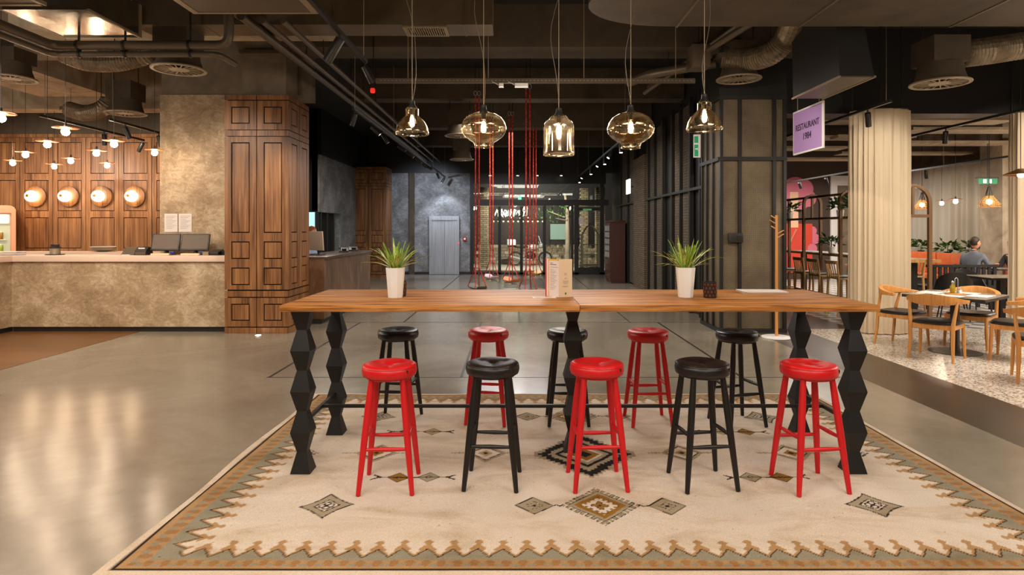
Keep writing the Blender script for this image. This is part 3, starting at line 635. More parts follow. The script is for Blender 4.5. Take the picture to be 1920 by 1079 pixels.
    at = me.color_attributes.new('pattern', 'FLOAT_COLOR', 'POINT'); rgba = np.ones((len(co), 4), np.float32); rgba[:, :3] = col.reshape(-1, 3); at.data.foreach_set('color', rgba.ravel())
    me.polygons.foreach_set('use_smooth', np.ones(len(qd), dtype=bool)); me.materials.append(M_rug); me.validate()
    o = link('rug', me); tag(o, 'large cream woven rug with tan zigzag border and diamond medallions under the table', 'rug')
make_rug()
RZ = 0.011

# ================================================================== communal table
TX, TY, TZ = 0.40, 4.28, 1.08
tb = thing('communal_table', 'long oak communal bar table on black zigzag legs standing on the rug', 'table', (TX, TY, 0))
for s in (-1, 1): bx('table_top', M_tabletop, tb, *((-1.852, -0.001) if s < 0 else (0.001, 1.852)), -0.5, 0.5, TZ-0.04, TZ, 0.003)
def zleg(cx, cy, wd=0.0625, nk=0.031):
    rings = []; n = 4; H = TZ-0.04-RZ; m = H/4
    for i in range(n*2+1):
        h = wd if i % 2 == 0 else nk; z = RZ+i*m/2
        rings.append([(cx-h, cy-h, z), (cx+h, cy-h, z), (cx+h, cy+h, z), (cx-h, cy+h, z)])
    return MB().loft(rings)
for cx, cy in ((-1.75, -0.37), (-1.75, 0.36), (1.75, -0.37), (1.75, 0.36), (0.0, 0.0)): zleg(cx, cy).build('leg', M_leg, tb)
bx('underframe', M_black, tb, -1.7, 1.7, -0.03, 0.03, TZ-0.06, TZ-0.04)
bx('stretcher', M_leg, tb, -1.75, 1.75, -0.011, 0.011, 0.305, 0.327)
for s in (-1, 1): bx('cross_bar', M_leg, tb, s*1.75-0.011, s*1.75+0.011, -0.35, 0.34, 0.304, 0.328)

# ================================================================== bar stools
def make_stool(name, label, ml, mw, grp):
    t = thing(name, label, 'stool', group=grp)
    SZ = 0.735
    prof = []
    n = 40; mb = MB(); rr = []
    R = 0.163
    outer = [(0.150, -0.066), (0.158, -0.062), (R, -0.045), (R+0.001, -0.03), (R-0.002, -0.016), (0.157, -0.010), (0.1585, -0.0075), (0.157, -0.005), (0.152, 0.001), (0.138, 0.006), (0.115, 0.008), (0.09, 0.008), (0.06, 0.006), (0.03, 0.003), (0.008, 0.001)]
    tufts = [(0, 0)]+[(0.085*math.cos(a), 0.085*math.sin(a)) for a in (PI/6, PI*5/6, -PI/2)]
    rings = []
    for r, z in outer:
        ring = []
        for j in range(n):
            a = 2*PI*j/n; x, y = r*math.cos(a), r*math.sin(a); dz = 0
            if z > -0.004: dz = -sum(0.010*math.exp(-((x-u)**2+(y-v)**2)/0.0006)+0.004*math.exp(-((x-u)**2+(y-v)**2)/0.003) for u, v in tufts)
            ring.append((x, y, SZ-0.008+z+dz))
        rings.append(ring)
    seat = MB().loft(rings).build('seat_cushion', ml, t, True, ang=60)
    MB().tube([(0.1585*math.cos(2*PI*j/40), 0.1585*math.sin(2*PI*j/40), SZ-0.015) for j in range(41)], 0.0028, 6, False).build('piping', ml, seat, True)
    for u, v in tufts: MB().lathe([(0.006, -0.004), (0.006, 0.0), (0.003, 0.002)], (u, v, SZ-0.018), 10).build('button', M_button if (u, v) == (0, 0) else ml, seat, True)
    bx('brand_tab', M_dark, seat, 0.116, 0.126, -0.112, -0.104, SZ-0.042, SZ-0.024)
    MB().lathe([(0.135, SZ-0.087), (0.143, SZ-0.08), (0.143, SZ-0.072)], n=28).build('seat_base', mw, t, True)
    top = SZ-0.078
    def P(sx, sy, z):
        f = 1-z/top; o = 0.090+(0.155-0.090)*f; return Vector((sx*o, sy*o, z))
    for sx in (-1, 1):
        for sy in (-1, 1):
            zs = [top+0.004, 0.5, 0.3, 0.08, RZ*0]
            MB().tube([P(sx, sy, z) for z in zs], [0.0165, 0.0205, 0.020, 0.0155, 0.0135], 12).build('leg', mw, t, True)
    def rung(a, b):
        MB().tube([a.lerp(b, k) for k in (0, 0.25, 0.5, 0.75, 1)], [0.0085, 0.0115, 0.0135, 0.0115, 0.0085], 10).build('rung', mw, t, True)
    for sy in (-1, 1): rung(P(-1, sy, 0.255), P(1, sy, 0.255))
    for sx in (-1, 1): rung(P(sx, -1, 0.315), P(sx, 1, 0.315))
    return t
GR, GB = 'red bar stools at the table', 'black bar stools at the table'
red = make_stool('bar_stool', '', M_red, M_redwood, GR); blk = make_stool('bar_stool', '', M_blackleather, M_blackwood, GB)
rows = [(red, -0.757, 3.70, 2, 'red bar stool in the front row by the table leg nearest the bar'), (blk, -0.137, 3.745, -4, 'black bar stool in the front row between two red stools nearest the bar'),
        (red, 0.497, 3.735, 3, 'red bar stool in the middle of the front row before the centre leg'), (blk, 1.14, 3.74, 6, 'black bar stool in the front row between two red stools nearest the restaurant'),
        (red, 1.772, 3.70, 6, 'red bar stool at the restaurant end of the front row'),
        (blk, -0.945, 4.96, -5, 'black bar stool across the table at the bar end of the far row'), (red, -0.215, 4.95, -8, 'red bar stool across the table between two black ones nearer the bar'),
        (blk, 0.42, 4.93, 0, 'black bar stool across the table behind the centre leg'), (red, 1.063, 4.91, 2, 'red bar stool across the table between two black ones nearer the restaurant'),
        (blk, 1.765, 4.88, 14, 'black bar stool across the table at the restaurant end of the far row')]
seen = set()
for pr, x, y, a, lb in rows:
    if pr.name not in seen: seen.add(pr.name); pr.location = (x, y, RZ); pr.rotation_euler = (0, 0, math.radians(a)); pr['label'] = lb
    else: dup(pr, (x, y, RZ), math.radians(a), lb)

# ================================================================== things on the table
def leaf_mesh(i, L, lift, droop, wd):
    pts = []; n = 8; mb = MB()
    for k in range(n+1):
        u = k/n; r = L*(u*lift[0]+droop*u*u*0.55); z = L*(u*lift[1]-droop*u*u*u*0.75); h = wd*(0.6+0.7*u)*(1-u)**0.55+0.0006
        pts.append((r, z, h))
    top = []; 
    for r, z, h in pts: top.append([(r, -h, z+h*0.35), (r, 0, z), (r, h, z+h*0.35), (r, 0, z-0.0012)])
    mb.loft(top); me = mb.build('leaf', M_leaf, None, True).data; o = [x for x in bpy.data.objects if x.data == me][0]; bpy.data.objects.remove(o); return me
random.seed(11)
LEAF = [leaf_mesh(i, *a) for i, a in enumerate((
    (0.21, (0.10, 0.98), 0.05, 0.0078), (0.20, (0.28, 0.95), 0.10, 0.0084), (0.19, (0.50, 0.85), 0.16, 0.0084), (0.20, (0.62, 0.78), 0.28, 0.0078), (0.21, (0.72, 0.66), 0.42, 0.0074), (0.16, (0.35, 0.92), 0.06, 0.0086)))]
def plant(loc, label, seed, longleaf):
    t = thing('potted_spider_plant', label, 'potted plant', loc, 0, 'spider plants on the communal table')
    rings = []
    for r, z in ((0.046, 0.0), (0.050, 0.004), (0.0665, 0.208), (0.062, 0.208), (0.058, 0.18)):
        rings.append([(r*math.cos(a+PI/8)*1.0, r*math.sin(a+PI/8), z) for a in [2*PI*j/8 for j in range(8)]])
    MB().loft(rings, True).build('pot', M_white, t, bevel=0.0012)
    MB().lathe([(0.05, 0.178), (0.058, 0.184), (0.02, 0.19)], n=8).build('soil', M_soil, t)
    random.seed(seed)
    for i in range(46):
        a = i*2.399+random.uniform(-0.2, 0.2); me = LEAF[random.choice((0, 1, 1, 2, 2, 3, 3, 5, 5))]
        if i % 9 == 0: me = LEAF[4]
        o = link('leaf', me, t); rr = random.uniform(0.004, 0.036); o.location = (rr*math.cos(a), rr*math.sin(a), 0.186); o.rotation_euler = (random.uniform(-.08, .08), random.uniform(-.1, .1), a); s = random.uniform(0.85, 1.3); o.scale = (s, s, s)
    for a, s in longleaf:
        o = link('leaf', LEAF[4], t); o.location = (0, 0, 0.186); o.rotation_euler = (0, 0.1, a); o.scale = (s, s, s*0.8)
plant((-0.817, 4.19, TZ), 'spider plant in a faceted white pot on the table, nearer the bar', 21, ((PI+0.1, 1.3), (PI-0.2, 1.2), (0.15, 1.15), (0.5, 1.1)))
plant((1.17, 4.21, TZ), 'spider plant in a faceted white pot on the table, nearer the restaurant', 33, ((PI+0.05, 1.05), (PI-0.3, 0.95), (0.1, 0.9), (PI+0.5, 1.0)))
def cup(loc, label):
    t = thing('candle_cup', label, 'candle holder', loc, 0.2, 'patterned candle cups on the communal table')
    MB().lathe([(0.040, 0), (0.044, 0.004), (0.046, 0.105), (0.046, 0.11), (0.041, 0.11), (0.040, 0.02), (0.0, 0.018)], n=24, cap=False).build('cup', M_dark, t, True)
    m = MATS.get('copper_dot') or plain('copper_dot', (150, 76, 44), 0.35, 0.6)
    for r in range(4):
        for j in range(12):
            a = 2*PI*(j+0.5*(r % 2))/12; c = Vector((0.0462*math.cos(a), 0.0462*math.sin(a), 0.018+0.025*r))
            mb = MB().prism([(-0.007, 0), (0, -0.009), (0.007, 0), (0, 0.009)], -0.0008, 0.0008, 'y'); mb.xform(Matrix.Translation(c) @ Matrix.Rotation(a+PI/2, 4, 'Z')); mb.build('diamond_cutout', m, t)
    MB().lathe([(0.03, 0.02), (0.03, 0.05), (0.004, 0.052)], n=16).build('candle', M_cream, t, True)
cup((1.335, 4.2, TZ), 'dark patterned candle cup beside the plant nearer the restaurant'); cup((-0.81, 4.31, TZ), 'dark patterned candle cup half hidden behind the plant nearer the bar')
# menu brochure
t = thing('menu_brochure', 'folded menu brochure standing open in the middle of the table', 'menu', (0.30, 4.22, TZ))
def page(a0, a1, h, th, m, name, z0=0.0, y0=0.0):
    p0 = Vector((a0[0], a0[1]+y0, 0)); p1 = Vector((a1[0], a1[1]+y0, 0)); d = (p1-p0).normalized(); nn = Vector((-d.y, d.x, 0))*th
    return MB().loft([[p0+Vector((0, 0, z0)), p1+Vector((0, 0, z0)), p1+nn+Vector((0, 0, z0)), p0+nn+Vector((0, 0, z0))], [p0+Vector((0, 0, h)), p1+Vector((0, 0, h)), p1+nn+Vector((0, 0, h)), p0+nn+Vector((0, 0, h))]]).build(name, m, t)
page((-0.062, 0.075), (0, 0), 0.25, 0.0015, M_paper, 'page'); page((0, 0), (0.096, -0.006 + 0.04), 0.263, 0.0015, M_cream, 'page')
page((-0.070, 0.080), (-0.004, 0.006), 0.262, 0.0012, plain('yellow_card', (232, 178, 70), 0.6), 'yellow_page', 0, 0.006); page((-0.088, 0.07), (-0.066, 0.075), 0.266, 0.0012, plain('crimson_card', (206, 50, 70), 0.6), 'crimson_page', 0, 0.01)
page((-0.079, 0.07), (-0.066, 0.075), 0.264, 0.0012, M_paper, 'page', 0, 0.007)
def ink(a0, a1, z, w0, w1, th, m=M_ink, y=-0.0016):
    p0 = Vector((a0[0], a0[1], 0)); p1 = Vector((a1[0], a1[1], 0)); d = (p1-p0); nn = Vector((d.y, -d.x, 0)).normalized()*0.0006
    a = p0+d*w0+nn; b = p0+d*w1+nn; MB().loft([[a+Vector((0, 0, z)), b+Vector((0, 0, z)), b-nn*0.5+Vector((0, 0, z)), a-nn*0.5+Vector((0, 0, z))], [a+Vector((0, 0, z+th)), b+Vector((0, 0, z+th)), b-nn*0.5+Vector((0, 0, z+th)), a-nn*0.5+Vector((0, 0, z+th))]]).build('print_line', m, t)
pl = plain('violet_ink', (120, 96, 170), 0.7)
ink((-0.062, 0.075), (0, 0), 0.232, 0.12, 0.4, 0.004, pl); ink((-0.062, 0.075), (0, 0), 0.222, 0.12, 0.75, 0.005, pl); ink((-0.062, 0.075), (0, 0), 0.205, 0.12, 0.92, 0.002)
for i in range(14): ink((-0.062, 0.075), (0, 0), 0.188-i*0.0105, 0.12, 0.5+0.35*((i*37) % 10)/10, 0.0018)
for i, (z, a, b) in enumerate(((0.165, .42, .55), (0.158, .38, .62), (0.15, .42, .58), (0.132, .44, .56), (0.126, .42, .6), (0.112, .3, .72), (0.105, .34, .7), (0.098, .3, .74), (0.09, .38, .66), (0.076, .3, .7), (0.07, .26, .64))): ink((0, 0), (0.096, 0.034), z, a, b, 0.0016)
ink((0, 0), (0.096, 0.034), 0.018, 0.46, 0.57, 0.014, plain('green_mark', (70, 96, 50), 0.6))
t = thing('leaflet', 'small white leaflet with red print lying under the menu', 'leaflet', (0.18, 4.22, TZ), 0.05); bx('sheet', M_paper, t, -0.06, 0.10, -0.045, 0.03, 0, 0.0015); 
for i in range(2): bx('print_line', plain('magenta_ink', (160, 50, 90), 0.7) if i == 0 else MATS['magenta_ink'], t, -0.045, 0.07-0.03*i, -0.03+0.02*i, -0.022+0.02*i, 0.0015, 0.002)
t = thing('paper_stack', 'thin stack of white papers lying at the restaurant end of the table', 'papers', (1.80, 4.58, TZ), -0.05)
for i in range(6): bx('sheet', M_paper, t, -0.12+0.006*((i*7) % 5), 0.17+0.01*((i*3) % 4), -0.1-0.004*((i*5) % 3), 0.1, 0.002*i, 0.002*i+0.0016)

# ================================================================== glass pendants over the table
BELL = [(0.030, 0.19), (0.044, 0.188), (0.047, 0.18), (0.047, 0.135), (0.052, 0.128), (0.064, 0.118), (0.092, 0.088), (0.111, 0.052), (0.117, 0.026), (0.121, 0.012), (0.120, 0.004), (0.117, 0.0)]
ONION = [(0.020, 0.245), (0.05, 0.243), (0.09, 0.232), (0.128, 0.208), (0.153, 0.172), (0.163, 0.135), (0.156, 0.102), (0.130, 0.070), (0.096, 0.048), (0.075, 0.034), (0.066, 0.018), (0.064, 0.004), (0.066, 0.0)]
JAR = [(0.030, 0.275), (0.052, 0.272), (0.062, 0.258), (0.070, 0.244), (0.092, 0.232), (0.103, 0.214), (0.106, 0.19), (0.107, 0.10), (0.109, 0.02), (0.110, 0.006), (0.106, 0.0)]
def glass_pendant(px, Y, yb, prof, label, kind, seed, scale=1.0):
    b = W(px, yb, Y); t = thing('pendant_lamp', label, 'pendant lamp', (b.x, Y, b.z), 0, 'glass pendants over the communal table')
    prof = [(r*scale, z*scale) for r, z in prof]; H = prof[0][1]
    wob = 0.0012 if kind == 'jar' else 0
    rings = []
    n = 48
    for i, (r, z) in enumerate(prof+[(r-0.003, z+0.001) for r, z in reversed(prof)]):
        rings.append([((r+wob*math.sin(j*2.7+z*60))*math.cos(2*PI*j/n), (r+wob*math.sin(j*2.7+z*60))*math.sin(2*PI*j/n), z) for j in range(n)])
    sh = MB().loft(rings, False, True).build('glass_shade', M_amber if kind != 'jar' else M_jar, t, True, ang=80)
    MB().tube([(prof[-1][0]*math.cos(2*PI*j/n), prof[-1][0]*math.sin(2*PI*j/n), 0) for j in range(n+1)], 0.0026, 6, False).build('rim', M_amber, sh, True)
    MB().lathe([(0.012, H+0.055), (0.018, H+0.05), (0.021, H+0.02), (0.034*scale, H+0.004), (0.034*scale, H-0.004), (0.018, H-0.006), (0.018, H-0.045), (0.015, H-0.05)], n=18).build('socket', M_blackmetal, t, True)
    zb = H-0.05
    MB().lathe([(0.013, zb), (0.016, zb-0.012), (0.026, zb-0.04), (0.029, zb-0.06), (0.024, zb-0.082), (0.012, zb-0.094), (0.002, zb-0.097)], n=18).build('bulb_glass', M_clear, t, True)
    pts = [(0.010*math.cos(k*1.9), 0.010*math.sin(k*1.9), zb-0.022-0.008*(k % 2)*5) for k in range(10)]
    MB().lathe([(0.004, zb-0.010), (0.012, zb-0.025), (0.018, zb-0.055), (0.014, zb-0.078), (0.003, zb-0.088)], n=12).build('filament', M_filament, t, True)
    zc = 4.70-b.z; MB().tube([(0, 0, H+0.05), (0, 0, zc)], 0.0028, 6).build('steel_cable', M_frame, t)
    random.seed(seed); pts = []
    for k in range(25):
        u = k/24; pts.append((0.055*math.sin(u*9+seed)*(1-abs(2*u-1)**4)+0.016*math.sin(u*23+seed*2)*math.sin(PI*u), 0.015*math.sin(u*7+seed), H+0.05+u*(zc-H-0.05)))
    MB().tube(pts, 0.0024, 6).build('power_cord', M_pipe, t, True)
    MB().lathe([(0.05, zc-0.03), (0.05, zc)], n=18).build('ceiling_rose', M_blackmetal, t)
    return t
M_jar = thin_glass('rippled_jar_glass', (0.98, 0.95, 0.88), (1.0, 0.95, 0.88), 1.5, 0.08, 0.12)
glass_pendant(773, 4.42, 252, BELL, 'clear bell shaped glass pendant nearest the wood clad column', 'bell', 1)
glass_pendant(907, 4.36, 276, ONION, 'amber onion shaped glass pendant between a bell shade and the jar shade', 'onion', 2)
glass_pendant(1048, 4.28, 291, JAR, 'jar shaped glass pendant hanging in the middle over the menu', 'jar', 3)
glass_pendant(1183, 4.24, 278, ONION, 'amber onion shaped glass pendant over the plant nearer the restaurant', 'onion', 4)
glass_pendant(1321, 4.16, 244, BELL, 'clear bell shaped glass pendant nearest the mesh clad column', 'bell', 5)
# ================================================================== bar counter
t = thing('bar_counter', 'beige plaster fronted bar counter with a pale top beside the wood column', 'counter', (0, 0, 0))
bx('front_panel', M_plaster, t, -7.6, -4.33, 9.26, 9.42, 0.075, 1.06); bx('return_panel', M_plaster, t, -7.78, -7.6, 6.6, 9.42, 0.075, 1.06)
bx('plinth', M_dark, t, -7.6, -4.33, 9.285, 9.4, 0.003, 0.075); bx('plinth', M_dark, t, -7.76, -7.615, 6.6, 9.3, 0.003, 0.075)
bx('counter_top', M_ctop, t, -7.56, -4.325, 9.22, 9.86, 1.06, 1.148, 0.004); bx('counter_top', M_ctop, t, -8.15, -7.56, 6.6, 9.86, 1.06, 1.148, 0.004)
t = thing('back_counter', 'low beige back counter running below the walnut wall', 'counter', (0, 0, 0))
bx('carcass', M_cream, t, -11.5, -6.2, 10.9, 11.25, 0.003, 1.09); bx('worktop', M_ctop, t, -11.5, -6.15, 10.86, 11.27, 1.09, 1.145)
# papers on the pier
for i, x in enumerate((-5.655, -5.425)):
    t = thing('notice_sheet', ('white printed sheet pinned to the plaster pier, the one nearer the walnut wall', 'white printed sheet pinned to the plaster pier, the one nearer the wood column')[i], 'notice', (x, 9.895, 1.505), 0, 'notices on the plaster pier')
    bx('sheet', M_paper, t, 0, 0.21, -0.003, 0.003, 0, 0.295)
    for k in range(9): bx('print_line', M_ink, t, 0.025, 0.185-0.03*(k % 3), -0.0045, -0.003, 0.255-k*0.025, 0.259-k*0.025)
# tills
def till(x, label):
    t = thing('till_monitor', label, 'monitor', (x, 9.56, 1.148), 0.10, 'till screens on the bar counter')
    mt = Matrix.Translation((0, 0, 0.068)) @ Matrix.Rotation(-0.30, 4, 'X')
    MB().box(-0.21, 0.21, -0.015, 0.02, 0, 0.27).xform(mt).build('screen_case', M_dark, t, bevel=0.006); MB().box(-0.19, 0.19, -0.017, -0.015, 0.025, 0.25).xform(mt).build('screen', plain('dim_screen', (84, 66, 46), 0.5) if 'dim_screen' not in MATS else MATS['dim_screen'], t)
    MB().tube([(0, 0.05, 0.14), (0, 0.07, 0.07), (0, 0.04, 0.01)], [0.025, 0.03, 0.04], 10).build('stand', M_dark, t, True); bx('base', M_dark, t, -0.12, 0.12, -0.08, 0.12, 0, 0.018, 0.004)
    MB().box(-0.14, 0.13, -0.16, -0.06, 0.0, 0.03).build('drawer_tray', M_cream, t, bevel=0.006); bx('cable_plug', plain('blue_plastic', (30, 50, 130), 0.4) if 'blue_plastic' not in MATS else MATS['blue_plastic'], t, 0.13, 0.19, -0.13, -0.09, 0.02, 0.06, 0.008)
till(-5.46, 'dark framed till screen on the counter nearer the walnut wall'); till(-5.0, 'dark framed till screen on the counter nearer the wood column')
t = thing('receipt_printer', 'black receipt printer on the counter beside the tills', 'printer', (-5.78, 9.55, 1.148)); MB().prism([(-0.09, 0), (0.09, 0), (0.09, 0.11), (-0.02, 0.13), (-0.09, 0.07)], -0.09, 0.09, 'x').build('body', M_dark, t, bevel=0.006); bx('paper_slot', M_paper, t, -0.05, 0.05, -0.06, -0.04, 0.095, 0.115); bx('front_plate', M_pipe, t, -0.08, 0.08, -0.095, -0.088, 0.01, 0.06)
t = thing('menu_holder', 'grey slanted card holder on the counter beside the receipt printer', 'card holder', (-6.0, 9.56, 1.148)); MB().prism([(-0.08, 0), (0.08, 0), (0.08, 0.12), (0.05, 0.12)], -0.1, 0.1, 'x').build('holder', M_pipe, t); bx('card', M_paper, t, -0.06, 0.06, -0.12, -0.085, 0, 0.01)
t = thing('card_terminal', 'black card terminal on the counter end against the wood column', 'card terminal', (-4.62, 9.5, 1.148)); MB().prism([(-0.1, 0), (0.08, 0), (0.08, 0.09), (-0.1, 0.05)], -0.07, 0.07, 'x').build('body', M_dark, t, bevel=0.008); bx('screen', M_frame, t, -0.17, -0.08, -0.1, 0.02, 0, 0.055); bx('stand', M_blackmetal, t, 0.05, 0.2, 0, 0.1, 0, 0.07)
t = thing('coffee_jar', 'small ribbed metal jar with a dark lid standing on the bar counter', 'jar', (-7.2, 9.6, 1.148)); MB().lathe([(0.06, 0), (0.075, 0.005), (0.07, 0.02), (0.07, 0.10), (0.075, 0.105)], n=20).build('body', M_frame, t, True); MB().lathe([(0.078, 0.105), (0.078, 0.125), (0.06, 0.135), (0.06, 0.165), (0.02, 0.168)], n=20).build('lid', M_dark, t, True); MB().lathe([(0.13, 0), (0.13, 0.012), (0.06, 0.014)], n=20).build('tray', M_dark, t)
t = thing('glass_dish', 'wide shallow glass dish on the back counter', 'dish', (-7.42, 11.05, 1.145)); MB().lathe([(0.06, 0), (0.19, 0.03), (0.20, 0.09), (0.195, 0.09), (0.18, 0.035), (0.0, 0.01)], n=24, cap=False).build('bowl', M_frame, t, True); MB().lathe([(0.2, 0.085), (0.206, 0.09), (0.2, 0.095)], n=24, cap=False).build('rim', M_white, t, True)
t = thing('steel_tray', 'low steel tray at the corner of the bar counter', 'tray', (-7.75, 9.45, 1.148)); MB().box(-0.14, 0.14, -0.1, 0.1, 0, 0.012).build('tray_base', M_steel, t, bevel=0.004); MB().tube([(-0.14, -0.1, 0.04), (0.14, -0.1, 0.04), (0.14, 0.1, 0.04), (-0.14, 0.1, 0.04), (-0.14, -0.1, 0.04)], 0.006, 6).build('rail', M_steel, t)
for x in (-0.13, 0.13): MB().tube([(x, -0.1, 0.01), (x, -0.1, 0.04)], 0.005, 6).build('post', M_steel, t)
# fridge
t = thing('display_fridge', 'copper framed retro display fridge with lit shelves of jars', 'fridge', (-9.99, 11.64, 0), math.radians(40))
FRM = Matrix.Translation((-9.99, 11.64, 0)) @ Matrix.Rotation(math.radians(40), 4, 'Z')
m_fr = plain('copper_pink_enamel', (214, 150, 116), 0.4)
MB().prism([(-0.4+0.1*(1-math.cos(a)), 1.91+0.1*math.sin(a)) for a in (0, .4, .8, 1.2, 1.57)]+[(0.3+0.1*math.sin(a), 1.91+0.1*math.cos(a)) for a in (0, .4, .8, 1.2, 1.57)]+[(0.4, 0.003), (-0.4, 0.003)], 0.04, 0.55, 'y').build('cabinet', m_fr, t, bevel=0.01)
fr = plate([-0.4, 0.4, -0.33, 0.33], [0.02, 1.93, 0.3, 1.86], [(-0.33, 0.33, 0.3, 1.86)], -0.03, 0.04).build('door_frame', m_fr, t)
bx('inner_glow', glow('lit_fridge_inside', (170, 176, 150), 0.22), t, -0.32, 0.32, 0.034, 0.039, 0.31, 1.85); bx('light_box', glow('lit_fridge_top', (250, 236, 222), 0.7), t, -0.3, 0.30, -0.02, 0.03, 1.66, 1.83, 0.02)
for z in (0.55, 0.85, 1.10, 1.34): bx('shelf', M_white, t, -0.31, 0.25, -0.025, 0.034, z, z+0.012)
cols = [plain('jar_amber', (150, 110, 40), 0.3), plain('jar_green', (150, 170, 60), 0.3), plain('jar_dark', (70, 52, 36), 0.3)]
for r, z in enumerate((1.352, 1.112, 0.862)):
    for k in range(3):
        j = thing('glass_jar', ('middle', 'second', 'outermost')[k]+' '+('amber', 'pale green', 'dark brown')[r]+' jar on a shelf of the copper framed display fridge', 'jar', FRM @ Vector((0.01+k*0.085, 0.002, z)), 0, ('amber', 'pale green', 'dark brown')[r]+' jars in the fridge')
        MB().lathe([(0.028, 0), (0.032, 0.005), (0.032, 0.12), (0.022, 0.14)], n=12).build('jar_body', cols[r], j, True); MB().lathe([(0.024, 0.14), (0.024, 0.155)], n=12).build('lid', M_white, j)
t = thing('floor_uplight', 'small round lit uplight set in the floor before the wood clad column', 'floor lamp', (-3.74, 8.93, 0)); MB().lathe([(0.05, 0.0), (0.05, 0.004), (0.042, 0.005)], n=20).build('ring', M_steel, t); MB().lathe([(0.04, 0.004), (0.038, 0.007)], n=18).build('lens', M_spotlens, t)
# ------------------------------------------------------------------ wall sconces
for i in range(4):
    t = thing('wall_sconce', ('first', 'second', 'third', 'fourth')[i]+' globe sconce on the walnut wall counted from the fridge', 'wall lamp', (-9.995+P*i+0.3375, 12.36, 2.21), 0, 'globe sconces on the walnut wall')
    MB().lathe([(0.02, -0.035), (0.20, -0.030), (0.212, -0.022), (0.21, 0.0), (0.05, 0.008)], (0, 0, 0), 32, True, 'y').build('wood_disc', M_walnut, t, True)
    MB().tube([(0, 0.01, 0), (0, -0.05, 0)], 0.03, 12).build('mount', M_brass, t); MB().ball((0, -0.115, 0), 0.112, 20, 12).build('globe', M_sconce, t, True)
    MB().lathe([(0.030, -0.232), (0.032, -0.218), (0.02, -0.205)], (0.0, 0, 0.005), 14, True, 'y').build('brass_cap', M_brass, t, True)
# ------------------------------------------------------------------ disc pendants over the bar
discs = [(123, 240, 'over the counter corner, nearest of its row'), (89, 265, 'second in the row over the counter corner'), (48, 285, 'third in the row over the counter corner'), (24, 301, 'last of the row, above the display fridge'),
         (214, 264, 'nearest of the row beside the plaster pier'), (181, 282, 'second of the row beside the plaster pier'), (133, 297, 'third of the row beside the plaster pier'), (102, 308, 'last of the row, before the walnut wall'),
         (290, 281, 'half hidden behind the plaster pier'), (201, 306, 'alone before the third wall sconce'), (2, 213, 'cut by the picture edge, over the bar return')]
proto = None
for px, py, lb in discs:
    Y = 1.21*1150/(430-py); p = W(px, py, Y)
    if proto is None:
        t = thing('disc_pendant', '', 'pendant lamp', p, 0, 'copper disc pendants over the bar'); proto = t
        MB().lathe([(0.012, 0.03), (0.02, 0.02), (0.13, 0.004), (0.137, 0.0), (0.13, -0.004), (0.03, -0.002)], n=32).build('disc', M_copper, t, True); MB().lathe([(0.012, 0.06), (0.016, 0.02)], n=12).build('socket', M_blackmetal, t)
        MB().ball((0, 0, -0.048), 0.044, 16, 10).build('globe', M_globe, t, True); MB().tube([(0, 0, 0.05), (0, 0, 1.94)], 0.003, 5).build('cable', M_black, t)
    else: t = dup(proto, p, 0)
    t['label'] = 'copper disc pendant with a bare globe, '+lb
# ================================================================== ducts, pipes and lamps under the ceiling
t = thing('ceiling_duct', 'long grey rectangular duct crossing above the pendants with a vent grille', 'duct', (0, 0, 0)); bx('duct_body', M_duct, t, -4.4, -0.26, 7.04, 7.45, 3.9, 4.35)
for x in (-3.6, -2.9, -2.1, -0.6): bx('seam', M_pipe, t, x, x+0.02, 7.03, 7.46, 3.895, 4.35)
for x in (-4.0, -2.4, -0.9): MB().tube([(x, 7.25, 4.35), (x, 7.25, 4.70)], 0.008, 6).build('hanger_rod', M_blackmetal, t)
gr = plate([-1.3, -0.79, -1.26, -0.83], [0, 0.34, 0.03, 0.31], [(-1.26, -0.83, 0.03, 0.31)], 0, 0.02).xform(Matrix.Translation((0, 7.40, 3.875)) @ Matrix.Rotation(PI/2, 4, "X")).build('grille_frame', M_frame, t)
for k in range(16): bx('grille_slat', M_frame, gr, -1.255+k*0.027, -1.245+k*0.027, 7.09, 7.37, 3.872, 3.895)
t = thing('round_nosed_duct', 'broad brown duct with a rounded end over the restaurant side of the table', 'duct', (0, 0, 0))
poly = [(6.8, 5.2), (6.8, 6.5), (1.6, 6.5)]+[(1.6-0.9*math.sin(a), 5.85+0.65*math.cos(a)) for a in [k*PI/16 for k in range(1, 16)]]+[(1.6, 5.2)]
MB().prism(poly, 3.7, 4.25, 'z').build('duct_body', M_beam, t)
for x in (1.7, 3.0, 4.6): bx('seam', M_duct, t, x, x+0.025, 5.19, 6.51, 3.69, 4.25)
for x in (1.6, 4.0, 6.0): MB().tube([(x, 6.0, 4.25), (x, 6.0, 4.70)], 0.01, 6).build('hanger_rod', M_blackmetal, t)
t = thing('cross_duct', 'pale grey duct running on from the round nosed duct over the restaurant entrance', 'duct', (0, 0, 0)); bx('duct_body', M_duct, t, 4.05, 9.5, 6.62, 7.3, 3.98, 4.4); bx('seam', M_pipe, t, 5.4, 5.43, 6.61, 7.31, 3.97, 4.4); MB().tube([(6, 7, 4.4), (6, 7, 4.7)], 0.01, 6).build('hanger_rod', M_blackmetal, t)
